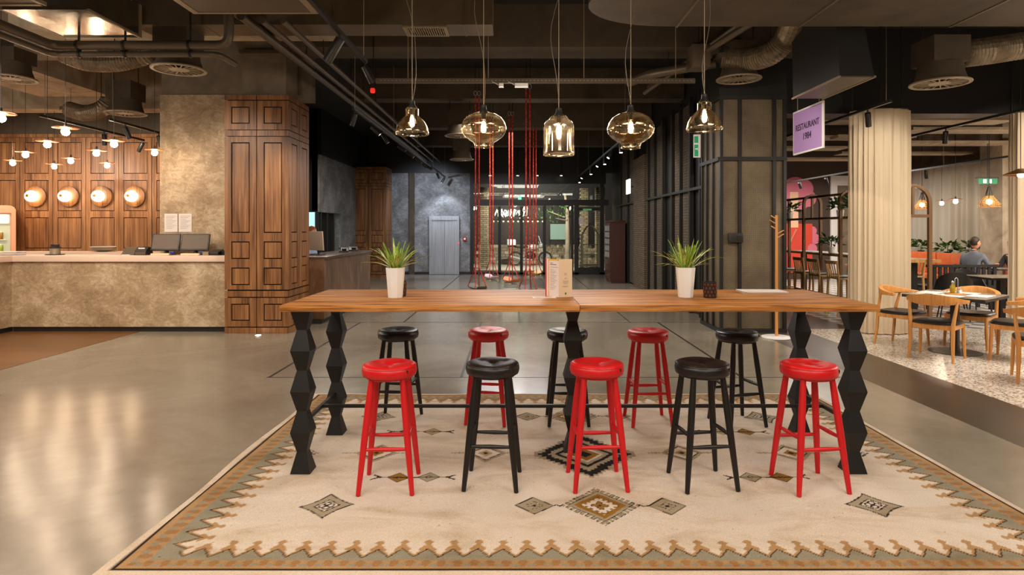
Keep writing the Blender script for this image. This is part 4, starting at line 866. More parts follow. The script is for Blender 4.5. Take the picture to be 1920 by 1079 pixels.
# corrugated hoses
def hose(name, label, pts, r, amp=0.012, pitch=0.035):
    t = thing(name, label, 'duct', pts[0]); P = [Vector(p)-Vector(pts[0]) for p in pts]; out = []; rs = []
    n = len(P)
    def cr(i, u):
        p0, p1, p2, p3 = P[max(i-1, 0)], P[i], P[min(i+1, n-1)], P[min(i+2, n-1)]
        return 0.5*((2*p1)+(p2-p0)*u+(2*p0-5*p1+4*p2-p3)*u*u+(3*p1-p0-3*p2+p3)*u**3)
    k = 0
    for i in range(n-1):
        m = max(3, int((P[i+1]-P[i]).length/(pitch/2)))
        for j in range(m): out.append(cr(i, j/m)); rs.append(r+(amp if k % 2 else 0)); k += 1
    out.append(P[-1]); rs.append(r)
    MB().tube(out, rs, 18).build('corrugated_hose', M_flex, t, False)
    pm_ = P[len(P)//2]; MB().tube([pm_, (pm_.x, pm_.y, 4.7-pts[0][2])], 0.006, 6).build('hanger_strap', M_blackmetal, t)
    for a in (0, -1): MB().lathe([(r+0.012, -0.03), (r+0.012, 0.03)], P[a], 20).build('clamp_ring', M_pipe, t)
    return t
hose('flexible_duct', 'thick flexible duct bending down to the diffuser by the mesh column', [W(1358, 108, 8.45), W(1400, 112, 8.3), W(1445, 100, 8.0), W(1478, 66, 7.75), (3.36, 7.3, 4.1)], 0.145)
hose('flexible_duct', 'flexible duct at the top corner over the restaurant tables', [W(1800, 102, 6.9), W(1850, 96, 6.9), W(1930, 84, 6.9), (7.2, 6.9, 3.82)], 0.14)
hose('flexible_duct', 'sagging dark flexible duct under the pipes above the bar', [W(118, 100, 7.6), W(160, 116, 7.6), W(215, 118, 7.6), W(262, 108, 7.6), W(284, 100, 7.6)], 0.10)
hose('flexible_duct', 'silvery flexible duct elbow above the disc pendants', [W(130, 205, 10.2), W(160, 212, 10.1), W(190, 205, 10.0), W(205, 190, 10.0)], 0.12)
# round diffusers
dp = None
for X, Y, z, lb in ((-4.0, 7.3, 3.44, 'round ceiling diffuser in front of the plaster pier'), (-6.9, 8.4, 3.60, 'round ceiling diffuser over the bar return, nearest the picture edge'), (-6.25, 9.85, 3.40, 'round ceiling diffuser above the disc pendants'),
                    (4.78, 6.9, 3.18, 'round ceiling diffuser above the restaurant entrance'), (3.1, 8.5, 3.62, 'round ceiling diffuser at the head of the mesh column'), (-1.1, 12.2, 3.4, 'dark round diffuser behind the bell pendant nearest the wood column'), (-1.35, 15.5, 3.3, 'dark round diffuser far down the corridor')):
    if dp is None:
        t = thing('ceiling_diffuser', '', 'ceiling diffuser', (X, Y, z), 0, 'round ceiling diffusers'); dp = t
        MB().lathe([(0.30, 0.02), (0.305, 0.01), (0.30, 0.0), (0.265, 0.0), (0.262, 0.012)], n=36, cap=False).build('rim', M_frame, t, True); MB().lathe([(0.262, 0.03), (0.23, 0.13), (0.22, 0.22), (0.02, 0.22)], n=30).build('drum', M_beam, t, True)
        MB().lathe([(0.11, 0.006), (0.112, 0.012), (0.02, 0.02)], n=24).build('hub', M_frame, t, True)
        vm = None
        for k in range(20):
            a = 2*PI*k/20
            if vm is None: vo = MB().box(0.105, 0.265, -0.006, 0.006, 0.006, 0.016).build('vane', M_frame, t); vm = vo.data
            else: vo = link('vane', vm, t)
            vo.rotation_euler = (0, 0, a)
        bx('plenum_box', M_beam, t, -0.2, 0.2, -0.2, 0.2, 0.22, 0.5)
        for s in (-1, 1): MB().tube([(s*0.2, 0, 0.5), (s*0.2, 0, 1.6)], 0.007, 6).build('hanger_rod', M_blackmetal, t)
    else: t = dup(dp, (X, Y, z))
    t['label'] = lb
# downward box duct with a grille
t = thing('box_diffuser', 'dark tapered box duct with a slanted grille above the purple sign', 'duct', (0, 0, 0))
MB().loft([[(3.49, 6.59, 3.2), (3.86, 6.59, 3.2), (3.86, 7.7, 3.2), (3.49, 7.7, 3.2)], [(3.42, 6.62, 4.3), (3.66, 6.62, 4.3), (3.66, 7.6, 4.3), (3.42, 7.6, 4.3)]]).build('duct_body', M_black, t)
bx('grille_frame', M_frame, t, 3.475, 3.495, 6.58, 7.71, 3.18, 3.2); bx('grille_frame', M_frame, t, 3.855, 3.875, 6.58, 7.71, 3.18, 3.2); bx('grille_plate', M_duct, t, 3.495, 3.855, 6.6, 7.69, 3.188, 3.2); MB().tube([(3.55, 7, 4.3), (3.55, 7, 4.7)], 0.01, 6).build('hanger_rod', M_blackmetal, t)
# perforated panels and shiny duct over the bar side
t = thing('perforated_panel', 'framed perforated ceiling panel above the wood column', 'ceiling panel', (0, 0, 0)); bx('perforated_sheet', M_perf, t, -3.04, -1.89, 4.6, 5.82, 3.605, 3.63)
fr = plate([-3.06, -1.87, -3.0, -1.93], [0, 1.26, 0.035, 1.225], [(-3.0, -1.93, 0.035, 1.225)], 0, 0.02).xform(Matrix.Translation((0, 5.84, 3.60)) @ Matrix.Rotation(PI/2, 4, 'X')).build('panel_frame', M_frame, t)
for x in (-2.9, -2.0): MB().tube([(x, 5.2, 3.63), (x, 5.2, 4.7)], 0.006, 6).build('hanger_rod', M_blackmetal, t)
t = thing('perforated_panel', 'framed perforated ceiling panel at the top corner over the bar side', 'ceiling panel', (0, 0, 0)); bx('perforated_sheet', M_perf, t, -5.5, -4.32, 4.4, 5.6, 3.605, 3.63); bx('panel_frame', M_frame, t, -5.5, -4.3, 5.58, 5.62, 3.595, 3.63); bx('panel_frame', M_frame, t, -4.33, -4.29, 4.4, 5.62, 3.595, 3.63); MB().tube([(-4.9, 5, 3.63), (-4.9, 5, 4.7)], 0.006, 6).build('hanger_rod', M_blackmetal, t)
t = thing('galvanised_duct', 'shiny galvanised duct section mirroring the lights above the bar', 'duct', (0, 0, 0)); bx('duct_body', M_shiny, t, -5.02, -4.19, 6.0, 6.83, 3.7, 4.05); bx('duct_flange', M_frame, t, -5.03, -4.18, 6.83, 6.87, 3.685, 4.06); bx('duct_flange', M_frame, t, -4.195, -4.17, 6.0, 6.85, 3.685, 3.71); bx('duct_side', M_duct, t, -5.05, -5.02, 6.0, 6.83, 3.7, 4.05); MB().tube([(-4.6, 6.4, 4.05), (-4.6, 6.4, 4.7)], 0.008, 6).build('hanger_rod', M_blackmetal, t)
t = thing('pale_duct', 'pale flat duct behind the perforated panel over the wood column', 'duct', (0, 0, 0)); bx('duct_body', M_lightconcrete, t, -6.2, -2.3, 7.5, 8.05, 4.02, 4.4); MB().tube([(-4, 7.8, 4.4), (-4, 7.8, 4.7)], 0.01, 6).build('hanger_rod', M_blackmetal, t)
# pipes
def bend(pts, r=0.12, n=5):
    P = [Vector(p) for p in pts]; out = [P[0]]
    for i in range(1, len(P)-1):
        a = P[i]+(P[i-1]-P[i]).normalized()*r; b = P[i]+(P[i+1]-P[i]).normalized()*r
        for k in range(n+1): u = k/n; out.append(a*(1-u)**2+P[i]*2*u*(1-u)+b*u*u)
    out.append(P[-1]); return out
for k, (r, z, y, lb) in enumerate(((0.05, 3.53, 6.60, 'thick grey pipe with an elbow above the bar, the upper of two'), (0.032, 3.44, 6.62, 'thin grey pipe running below the thick elbowed pipe above the bar'))):
    x1 = -3.08-0.12*k
    t = thing('ceiling_pipe', lb, 'pipe', (0, 0, 0)); MB().tube(bend([(-4.98, 3.0, z), (-4.98, y, z), (x1, y, z), (x1, y, 4.7)] if k == 0 else [(-5.0, 3.0, z), (-5.0, y, z), (x1, y, z), (x1, y+0.4, z)]), r, 12).build('pipe_run', M_pipe, t, True)
    for x in (-4.7, -4.2, -3.5): MB().lathe([(r+0.008, -0.012), (r+0.008, 0.012)], (x, y, z), 14, True, 'x').build('clamp', M_blackmetal, t); MB().tube([(x, y, z), (x, y, 4.7)], 0.006, 6).build('hanger_rod', M_blackmetal, t)
for i, (x, z, r) in enumerate(((-3.15, 3.98, 0.04), (-2.95, 3.85, 0.05), (-2.72, 3.8, 0.035), (-2.5, 3.8, 0.035))):
    t = thing('ceiling_pipe', ('pipe along the corridor ceiling, first', 'pipe along the corridor ceiling, second', 'pipe along the corridor ceiling, third', 'pipe along the corridor ceiling, fourth')[i]+' from the wood column side', 'pipe', (x, 0, z), 0, 'parallel corridor ceiling pipes'); MB().tube([(0, 6.6, 0), (0, 20.5, 0)], r, 10).build('pipe_run', M_pipe, t, True)
    for y in (8.0, 11.0, 14.0, 17.0): MB().tube([(0, y, 0), (0, y, 4.7-z)], 0.006, 6).build('hanger_rod', M_blackmetal, t)
for i, (a, b, r) in enumerate((((2.1, 9.6, 3.78), (3.05, 7.3, 4.15), 0.045), ((2.0, 9.5, 3.66), (2.9, 7.9, 4.2), 0.035))):
    t = thing('ceiling_pipe', ('upper', 'lower')[i]+' slanting pipe beside the flexible duct at the mesh column', 'pipe', a); d = Vector(b)-Vector(a); MB().tube([(0, 0, 0), d], r, 10).build('pipe_run', M_pipe, t, True); MB().tube([d*0.5, (d.x*0.5, d.y*0.5, 4.7-a[2])], 0.006, 6).build('hanger_rod', M_blackmetal, t)
t = thing('ceiling_pipe', 'fat grey pipe elbow running to the diffuser box by the mesh column', 'pipe', (1.7, 8.9, 3.75)); MB().tube(bend([(0, 0.3, 0), (0.25, 0, 0.05), (1.1, -0.35, 0.12)]), 0.07, 12).build('pipe_run', M_pipe, t, True); MB().tube([(0.5, -0.1, 0.1), (0.5, -0.1, 0.95)], 0.006, 6).build('hanger_rod', M_blackmetal, t)
t = thing('junction_box', 'grey box beside the flexible duct over the mesh column', 'duct box', W(1310, 110, 8.45)); bx('box', M_duct, t, -0.13, 0.12, -0.15, 0.15, -0.15, 0.16, 0.006); MB().tube([(0, 0, 0.16), (0, 0, 0.85)], 0.007, 6).build('hanger_rod', M_blackmetal, t)
# perforated strut channel
t = thing('strut_channel', 'slotted steel strut channel hung across behind the pendants', 'strut', (0, 8.0, 3.46)); bx('channel', M_pipe, t, -1.82, 2.35, 0, 0.045, 0, 0.06)
sl = None
for k in range(82):
    if sl is None: so_ = bx('slot', M_frame, t, -0.011, 0.011, -0.002, 0.0, 0.026, 0.036); sl = so_.data
    else: so_ = link('slot', sl, t)
    so_.location = (-1.75+k*0.05, 0, 0)
for x in (-1.4, -0.35, 0.9, 2.1): MB().tube([(x, 0.02, 0.06), (x, 0.02, 1.24)], 0.006, 6).build('hanger_rod', M_frame, t)
for px, lb in ((978, 'white driver box with leads under the strut channel'), (940, 'tiny white clip under the strut channel')):
    p = W(px, 160, 7.98); t = thing('led_driver', lb, 'driver box', p); w2 = 0.085 if px == 978 else 0.03; bx('case', M_white, t, -w2, w2, -0.02, 0.02, -0.03, 0.026, 0.004); MB().tube([(-w2, 0, 0), (-w2-0.05, 0, 0.03), (-w2-0.09, 0.02, 0.05)], 0.004, 6).build('lead', M_white, t)
t = thing('alarm_beacon', 'small red alarm beacon behind the track lamps', 'alarm', W(699, 170, 8.5)); MB().lathe([(0.03, -0.03), (0.035, 0.0), (0.03, 0.03)], n=14).build('beacon', glow('lit_red_beacon', (200, 30, 24), 1.0), t, True); MB().tube([(0, 0, 0.03), (0, 0.1, 1.2)], 0.006, 6).build('hanger_rod', M_blackmetal, t)
# ------------------------------------------------------------------ track lights
hp = {}
def track(x, y0, y1, z, label, tcol=None):
    t = thing('light_track', label, 'light track', (x, y0, z)); bx('rail', M_blackmetal, t, -0.018, 0.018, 0, y1-y0, -0.015, 0.02)
    n = max(2, int((y1-y0)/2.5)+1)
    for i in range(n): yy = 0.1+(y1-y0-0.2)*i/(n-1); MB().tube([(0, yy, 0.02), (0, yy, 4.7-z)], 0.004, 5).build('suspension_wire', M_frame, t)
def head(loc, aim, label, lit=True, L=0.17, r=0.036):
    key = (lit, L, r)
    t = thing('track_spotlight', label, 'spotlight', loc, 0, 'cylindrical track spotlights'); d = Vector(aim)-Vector(loc); d.normalize(); mt = Matrix.Translation(Vector((0, 0, -0.07))) @ d.to_track_quat('-Z', 'Y').to_matrix().to_4x4()
    MB().lathe([(r*0.9, 0.02), (r, 0.015), (r, -L), (r*0.92, -L), (r*0.9, -L+0.02)], n=18).xform(mt).build('can', M_blackmetal, t, True)
    MB().lathe([(r*0.86, -L+0.018), (r*0.86, -L+0.004)], n=16).xform(mt).build('lens', M_spotlens if lit else M_frame, t, True); MB().tube([(0, 0, -0.012), (0, 0, -0.07)], 0.01, 8).build('stem', M_blackmetal, t)
track(-1.56, 3.0, 6.42, 3.3, 'short black light track over the table, ending before the strut channel')
head((-1.56, 5.45, 3.3), (-1.85, 5.5, 2.85), 'dark track spotlight tilted towards the wood column on the short track', False, 0.22, 0.042); head((-1.56, 6.38, 3.3), (-1.40, 6.5, 2.95), 'lit track spotlight at the far end of the short track', True, 0.17, 0.036)
track(-2.35, 8.9, 20.6, 3.3, 'long black light track above the reception side of the corridor')
for i, (y, dx, dz) in enumerate(((9.0, -0.15, -0.4), (10.1, 0.4, -0.4), (10.9, 0.3, -0.5), (12.4, 0.4, -0.3), (13.4, 0.5, -0.4), (14.6, 0.5, -0.4), (15.4, 0.4, -0.4), (16.3, 0.5, -0.3), (18.5, 0.2, -0.5), (20.3, -0.3, -0.5))):
    head((-2.35, y, 3.3), (-2.35+dx, y+0.1, 3.3+dz), ('first', 'second', 'third', 'fourth', 'fifth', 'sixth', 'seventh', 'eighth', 'ninth', 'last')[i]+' spotlight along the track over the reception side of the corridor')
track(2.1, 11.6, 20.6, 3.3, 'long black light track beside the dark steel framed wall')
for i, y in enumerate((12.2, 13.3, 14.4, 15.1, 17.0, 18.6, 20.0)): head((2.1, y, 3.3), (2.1-0.25*(i % 2), y-0.1, 2.9), ('first', 'second', 'third', 'fourth', 'fifth', 'sixth', 'last')[i]+' spotlight along the track beside the dark steel framed wall')
track(-6.9, 8.9, 11.4, 3.2, 'black light track over the bar, farther from the plaster pier'); head((-6.9, 10.3, 3.2), (-6.95, 10.4, 2.7), 'first spotlight on the bar track farther from the plaster pier', False); head((-6.9, 11.35, 3.2), (-7.2, 11.5, 2.8), 'spotlight at the far end of the bar track before the walnut wall', False)
track(-6.1, 9.2, 11.3, 3.2, 'black light track over the bar, next to the plaster pier'); head((-6.1, 9.6, 3.2), (-6.0, 9.8, 2.7), 'white lit spotlight on the bar track next to the plaster pier', True); head((-6.1, 10.5, 3.2), (-6.1, 10.7, 2.7), 'dark spotlight on the bar track next to the plaster pier', False)
track(6.6, 7.4, 11.2, 3.1, 'black light track above the restaurant tables'); head((6.6, 7.6, 3.1), (6.3, 8.0, 2.7), 'spotlight above the near restaurant table', True); head((6.6, 9.4, 3.1), (6.7, 9.6, 2.6), 'middle spotlight on the restaurant table track', True); head((6.6, 10.8, 3.1), (6.8, 11.0, 2.7), 'far spotlight on the restaurant table track', True)
track(4.6, 7.5, 12.6, 3.12, 'black light track before the cream curtain'); head((4.6, 8.0, 3.12), (4.75, 8.2, 2.7), 'lit spotlight aimed at the cream curtain', True)
track(9.5, 10.8, 16.4, 2.95, 'black light track along the white window curtain'); head((9.5, 11.6, 2.95), (9.7, 11.8, 2.5), 'near spotlight on the track by the window curtain', True); head((9.5, 14.2, 2.95), (9.7, 14.4, 2.5), 'far spotlight on the track by the window curtain', True)
track(7.6, 13.4, 17.6, 2.85, 'black light track before the mural')
for i, y in enumerate((13.8, 15.0, 16.4)): head((7.6, y, 2.85), (7.9, y+0.3, 2.4), ('near', 'middle', 'far')[i]+' spotlight on the track before the mural')
# row of recessed downlights over the entrance
for i, px in enumerate((919, 971, 1008, 1053)):
    t = thing('entrance_downlight', ('first', 'second', 'third', 'fourth')[i]+' small downlight over the glass entrance counted from the lift', 'downlight', ((px-966)*20.5/1150, 20.6, 3.35), 0, 'entrance downlights'); MB().lathe([(0.05, 0.04), (0.05, 0), (0.04, 0)], n=14).build('ring', M_frame, t); MB().lathe([(0.038, 0.006), (0.038, -0.003)], n=12).build('lens', M_spotlens, t); MB().tube([(0, 0, 0.04), (0, 0, 1.35)], 0.01, 6).build('stem', M_blackmetal, t)
# ================================================================== restaurant
def elbow_chair():
    t = thing('elbow_chair', '', 'chair', (0, 0, 0), 0, 'oak elbow chairs around the near restaurant table')
    LG = {(-1, 1): 0.43, (1, 1): 0.43, (-1, -1): 0.70, (1, -1): 0.70}
    for (sx, sy), h in LG.items():
        if sy > 0: pts = [(sx*0.235, 0.215, 0), (sx*0.225, 0.205, 0.22), (sx*0.22, 0.20, h)]; rs = [0.013, 0.020, 0.018]
        else: pts = [(sx*0.225, -0.245, 0), (sx*0.215, -0.215, 0.22), (sx*0.215, -0.205, 0.43), (sx*0.245, -0.15, h)]; rs = [0.013, 0.020, 0.022, 0.014]
        MB().tube(pts, rs, 10).build('leg', M_oakchair, t, True)
    for a, b in (((-0.22, 0.2), (0.22, 0.2)), ((-0.215, -0.2), (0.215, -0.2))): bx('seat_rail', M_oakchair, t, a[0], b[0], a[1]-0.011, a[1]+0.011, 0.37, 0.43)
    for s in (-1, 1): bx('seat_rail', M_oakchair, t, s*0.218-0.011, s*0.218+0.011, -0.2, 0.2, 0.375, 0.43)
    rings = []
    for z, k in ((0.425, 0.94), (0.432, 1.0), (0.452, 1.0), (0.465, 0.95), (0.468, 0.8)):
        rings.append([(k*0.245*(abs(math.cos(a))**0.5)*math.copysign(1, math.cos(a)), k*0.235*(abs(math.sin(a))**0.5)*math.copysign(1, math.sin(a)), z) for a in [2*PI*j/28 for j in range(28)]])
    MB().loft(rings).build('seat_pad', M_blackleather, t, True)
    rings = []
    for k in range(21):
        u = k/20; a = PI*(1.0+u)+0.0; ca, sa = math.cos(a), math.sin(a)
        h = 0.022+0.048*math.sin(PI*u)**2.2; th = 0.020+0.008*abs(math.cos(PI*u)); z = 0.695+0.025*math.sin(PI*u)
        x, y = 0.29*ca, 0.05+0.29*sa; nx, ny = ca, sa
        rings.append([(x-nx*th, y-ny*th, z-h*0.7), (x+nx*th, y+ny*th, z-h), (x+nx*th*1.2, y+ny*th*1.2, z+h), (x-nx*th*0.8, y-ny*th*0.8, z+h*0.9)])
    MB().loft(rings).build('backrest', M_oakchair, t, bevel=0.006, ang=60)
    return t
TBX, TBY, TBZ, TRZ = 5.55, 7.74, 0.73, math.radians(37)
ch = None
for ang, dist, tw, lb in ((217, 0.60, 4, 'oak elbow chair with a black seat turned with its back to the lobby'), (127, 0.60, -6, 'oak elbow chair with a black seat next to the cream curtain'), (37, 0.58, 0, 'oak elbow chair on the far side of the near restaurant table'), (307, 0.62, 6, 'oak elbow chair at the table, beside the picture edge')):
    a = math.radians(ang); loc = (TBX+dist*math.cos(a), TBY+dist*math.sin(a), 0); rz = a+PI/2+math.radians(tw)
    if ch is None: ch = elbow_chair(); ch.location = loc; ch.rotation_euler = (0, 0, rz)
    else: dup(ch, loc, rz, lb)
    if ang == 217: ch['label'] = lb
dup(ch, (5.36, 6.22, 0), -0.6, 'oak elbow chair mostly cut off by the picture edge, nearest the lobby')
t = thing('restaurant_table', 'square dark topped restaurant table on a round black foot', 'table', (TBX, TBY, 0), TRZ)
m_tt = mottled('grey_marble_top', [(0.3, (104, 92, 80)), (0.6, (150, 138, 122))], 5, 0.25, 6, 1.0, 0.02)
bx('table_top', m_tt, t, -0.44, 0.44, -0.44, 0.44, TBZ-0.008, TBZ, 0.002); bx('top_edge', M_black, t, -0.44, 0.44, -0.44, 0.44, TBZ-0.04, TBZ-0.008); bx('column', M_black, t, -0.04, 0.04, -0.04, 0.04, 0.012, TBZ-0.04)
MB().lathe([(0.29, 0.0), (0.29, 0.008), (0.05, 0.02)], n=36).build('foot_plate', M_blackmetal, t)
for i, a in enumerate((37, 127, 217, 307)):
    aa = math.radians(a); p = thing('placemat', 'white paper placemat before the '+('far chair', 'chair next to the cream curtain', 'chair with its back to the lobby', 'chair beside the picture edge')[i]+' of the near table', 'placemat', (TBX+0.27*math.cos(aa), TBY+0.27*math.sin(aa), TBZ), aa+PI/2, 'placemats on the near restaurant table'); bx('sheet', M_paper, p, -0.17, 0.17, -0.11, 0.11, 0.0, 0.002); bx('print_line', M_ink, p, -0.1, 0.1, -0.02, -0.012, 0.002, 0.0025)
p = thing('condiment_set', 'wooden round tray with oil bottles, shakers and a wire handle', 'condiments', (5.52, 7.70, TBZ)); MB().lathe([(0.105, 0), (0.11, 0.006), (0.105, 0.018), (0.02, 0.02)], n=28).build('tray', M_oakchair, p, True)
m_oil = plain('olive_oil', (150, 124, 20), 0.15)
for x, y in ((-0.04, -0.02), (0.0, 0.04)):
    bt = MB().lathe([(0.026, 0.018), (0.028, 0.022), (0.028, 0.10), (0.012, 0.125), (0.012, 0.145)], (x, y, 0), 14).build('oil_bottle', m_oil, p, True); MB().lathe([(0.014, 0.145), (0.014, 0.16), (0.004, 0.17)], (x, y, 0), 12).build('stopper', M_steel, bt)
for x, y in ((0.045, -0.03), (0.06, 0.02)): bt = MB().lathe([(0.02, 0.018), (0.02, 0.05), (0.015, 0.06)], (x, y, 0), 12).build('shaker', M_white, p, True); MB().lathe([(0.016, 0.06), (0.012, 0.075), (0.003, 0.078)], (x, y, 0), 12).build('shaker_cap', M_steel, bt)
MB().tube([(-0.0, 0, 0.02), (-0.0, 0, 0.18), (0.005, 0, 0.20), (0.02, 0, 0.21), (0.035, 0, 0.20), (0.04, 0, 0.18), (0.04, 0, 0.02)], 0.004, 6).build('handle', M_steel, p, True)
# curtains
def column_curtain(cx, cy, rx, ry, label, n=320, folds=27):
    t = thing('curtain', label, 'curtain', (cx, cy, 0)); random.seed(int(cx*10)); ph = [random.uniform(0, 6) for _ in range(4)]
    def ring(z, off=0.0):
        k = 0.5+0.5*min(1, (3.3-z)/0.5); out = []
        for j in range(n):
            a = 2*PI*j/n; m = 1+off+k*(0.05*math.sin(folds*a+ph[0]+1.9*math.sin(4*a+ph[3]))+0.035*math.sin(16*a+ph[1]+z*0.35)+0.014*math.sin(53*a+ph[2]))+0.015*math.sin(5*a+ph[2])-0.02*math.sin(PI*z/3.3)
            out.append((rx*m*math.cos(a), ry*m*math.sin(a), z))
        return out
    zs = [0.012, 0.3, 0.8, 1.4, 2.0, 2.6, 3.0, 3.2, 3.32]
    MB().loft([ring(z) for z in zs]+[ring(z, -0.012) for z in reversed(zs)], False, True).build('sheer_cloth', M_curtain, t, True, ang=80)
    MB().tube([((rx-0.02)*math.cos(2*PI*j/40), (ry-0.02)*math.sin(2*PI*j/40), 3.335) for j in range(41)], 0.014, 6, False).build('curtain_rail', M_blackmetal, t)
    for a in (0.3, 2.5, 4.4): MB().tube([((rx-0.02)*math.cos(a), (ry-0.02)*math.sin(a), 3.335), ((rx-0.02)*math.cos(a), (ry-0.02)*math.sin(a), 4.7)], 0.008, 6).build('rail_hanger', M_blackmetal, t)
column_curtain(5.49, 9.25, 0.42, 0.27, 'cream sheer curtain wrapped round a post at the restaurant entrance')
column_curtain(8.12, 9.4, 0.48, 0.30, 'cream sheer curtain cut by the picture edge beyond the dining tables')
t = thing('window_curtain', 'long white pleated curtain along the restaurant window wall', 'curtain', (11.3, 14.3, 0)); rings = []
ys = [k*0.03 for k in range(150)]
front = [(0.055*math.sin(y*26+math.sin(y*5)*1.4)+0.02*math.sin(y*11), y) for y in ys]
poly = front+[(x+0.012, y) for x, y in reversed(front)]
MB().loft([[(x*k, y, z) for x, y in poly] for z, k in ((0.05, 1.15), (1.2, 1.0), (2.6, 0.9), (3.2, 0.55))]).build('pleated_cloth', M_whitecurtain, t, True, ang=70); bx('curtain_rail', M_blackmetal, t, -0.04, 0.05, 0, 4.5, 3.2, 3.25); bx('rail_bracket', M_blackmetal, t, 0.03, 0.72, 0.5, 0.55, 3.2, 3.24)
struct(bx('concrete_pillar', M_lightconcrete, None, 10.6, 12.0, 13.34, 13.98, 0, 4.7), 'pale concrete pillar beside the window curtain')
# mural, door
t = thing('wall_mural', 'red and pink painted cloud mural on the brown restaurant wall', 'mural', (8.78, 18.985, 0))
def blob(cs, m, name, y0, y1):
    for q_, (x, z, r) in enumerate(cs): MB().lathe([(r, y0-0.0015*q_), (r, y1)], (x, 0, z), 28, True, 'y').build(name, m, t)
blob([(-0.1, 2.75, 0.42), (0.28, 2.5, 0.26), (-0.4, 2.55, 0.3), (0.15, 2.8, 0.3), (0.05, 2.45, 0.3)], M_mural_pink, 'painted_cloud', -0.006, 0.01)
bx('painted_trunk', M_mural_skin, t, -0.28, -0.02, -0.018, 0.01, 1.6, 2.7); bx('painted_field', M_mural_red, t, -0.5, 0.42, -0.007, 0.01, 0.2, 1.72); blob([(0.42, 1.5, 0.14), (0.5, 1.25, 0.16), (0.42, 0.95, 0.15)], M_mural_pink, 'painted_cloud', -0.005, 0.01)
MB().tube([(-0.45, -0.008, 0.8), (-0.1, -0.008, 1.55)], 0.1, 14, True, 0.06).build('painted_limb', M_mural_skin, t)
d3 = struct(bx('door_3', M_white, None, 9.75, 9.95, 18.93, 18.99, 0, 3.2), 'white framed doorway beside the mural'); bx('jamb', M_white, d3, 10.55, 10.75, 18.93, 18.99, 0, 3.2); bx('lintel', M_white, d3, 9.95, 10.55, 18.93, 18.99, 2.9, 3.2); bx('door_leaf', M_concrete, d3, 9.95, 10.55, 18.96, 18.99, 0, 2.9)
# shelf frames with arches
def arch(x0, x1, y, label):
    t = thing('arched_frame', label, 'frame', (0, y, 0)); w_ = (x1-x0)/2; cx = (x0+x1)/2; r = w_
    pts = [(x0, 0, 0), (x0, 0, 2.26-r)]+[(cx-r*math.cos(a), 0, 2.26-r+r*math.sin(a)) for a in [PI*k/12 for k in range(1, 12)]]+[(x1, 0, 2.26-r), (x1, 0, 0)]
    rings = []
    for i, p in enumerate(pts):
        if i in (0, len(pts)-1): d = Vector((0, 0, 1 if i == 0 else -1))
        else: d = (Vector(pts[i+1])-Vector(pts[i-1])).normalized()
        nn = Vector((-d.z, 0, d.x)); pv = Vector(p); h = 0.027
        rings.append([pv+nn*h+Vector((0, -h, 0)), pv-nn*h+Vector((0, -h, 0)), pv-nn*h+Vector((0, h, 0)), pv+nn*h+Vector((0, h, 0))])
    MB().loft(rings).build('arch_tube', M_bronze, t, bevel=0.004)
    bx('cross_bar', M_bronze, t, x0, x1, -0.025, 0.025, 1.74, 1.79)
    bx('middle_bar', M_bronze, t, cx-0.02, cx+0.02, -0.02, 0.02, 1.79, 2.24)
    return t
arch(6.2, 6.76, 10.0, 'bronze arched frame at the near end of the high counter, beside the curtain'); arch(6.05, 6.40, 11.4, 'bronze arched frame second along the high counter'); arch(6.05, 6.40, 12.85, 'bronze arched frame at the far end of the high counter')
t = thing('shelf_rack', 'bronze shelf rails linking the arched frames above the high counter', 'shelf', (0, 0, 0)); bx('shelf_board', M_bronze, t, 6.08, 6.38, 11.45, 15.0, 1.745, 1.785); bx('shelf_board', M_bronze, t, 6.08, 6.38, 10.03, 11.37, 1.745, 1.785); bx('top_rail', M_bronze, t, 6.16, 6.22, 10.03, 15.0, 2.19, 2.235)
for y in (13.9, 14.95): bx('post', M_bronze, t, 6.2, 6.25, y, y+0.05, 0.0, 2.2)
t = thing('high_counter', 'long oak high counter under the arched frames with bar chairs along it', 'counter', (0, 0, 0)); bx('counter_top', M_barchair, t, 6.44, 6.98, 10.05, 14.6, 1.0, 1.05); bx('counter_inlay', M_dark, t, 6.5, 6.92, 11.5, 14.5, 1.05, 1.056)
for y in (10.3, 12.2, 14.2): bx('pedestal', M_black, t, 6.66, 6.76, y, y+0.1, 0, 1.0)
# leafy plants
random.seed(9)
def leafmesh():
    mb = MB(); mb.add([(0, 0, 0), (0.03, -0.022, 0.01), (0.075, 0, 0.0), (0.03, 0.022, 0.01), (0.03, 0, -0.004)], [(0, 1, 4), (1, 2, 4), (2, 3, 4), (3, 0, 4), (0, 3, 2, 1)]); o = mb.build('leaf', M_green, None, True); me = o.data; bpy.data.objects.remove(o); return me
LM = leafmesh()
def bushy(loc, label, n=64, r=0.19, pot=(0.07, 0.13), mat=None, grp='leafy pot plants of the restaurant', sc=1.5):
    t = thing('potted_plant', label, 'potted plant', loc, 0, grp); pr, ph = pot
    MB().lathe([(pr*0.8, 0), (pr, ph), (pr*0.9, ph), (pr*0.85, ph*0.9)], n=20).build('pot', mat or M_white, t, True); MB().tube([(0, 0, ph*0.8), (0.01, 0.01, ph+r*0.6)], 0.01, 6).build('stem', M_green, t)
    for i in range(n):
        a = random.uniform(0, 2*PI); e = random.uniform(-0.3, 1.2); rr = r*random.uniform(0.35, 1.0); o = link('leaf', LM, t)
        o.location = (rr*math.cos(a)*math.cos(e*0.8), rr*math.sin(a)*math.cos(e*0.8), ph+r*0.35+rr*0.8*math.sin(e)); o.rotation_euler = (random.uniform(-.5, .5), -e*0.6+random.uniform(-.4, .4), a); s = sc*random.uniform(0.8, 1.4); o.scale = (s, s, s)
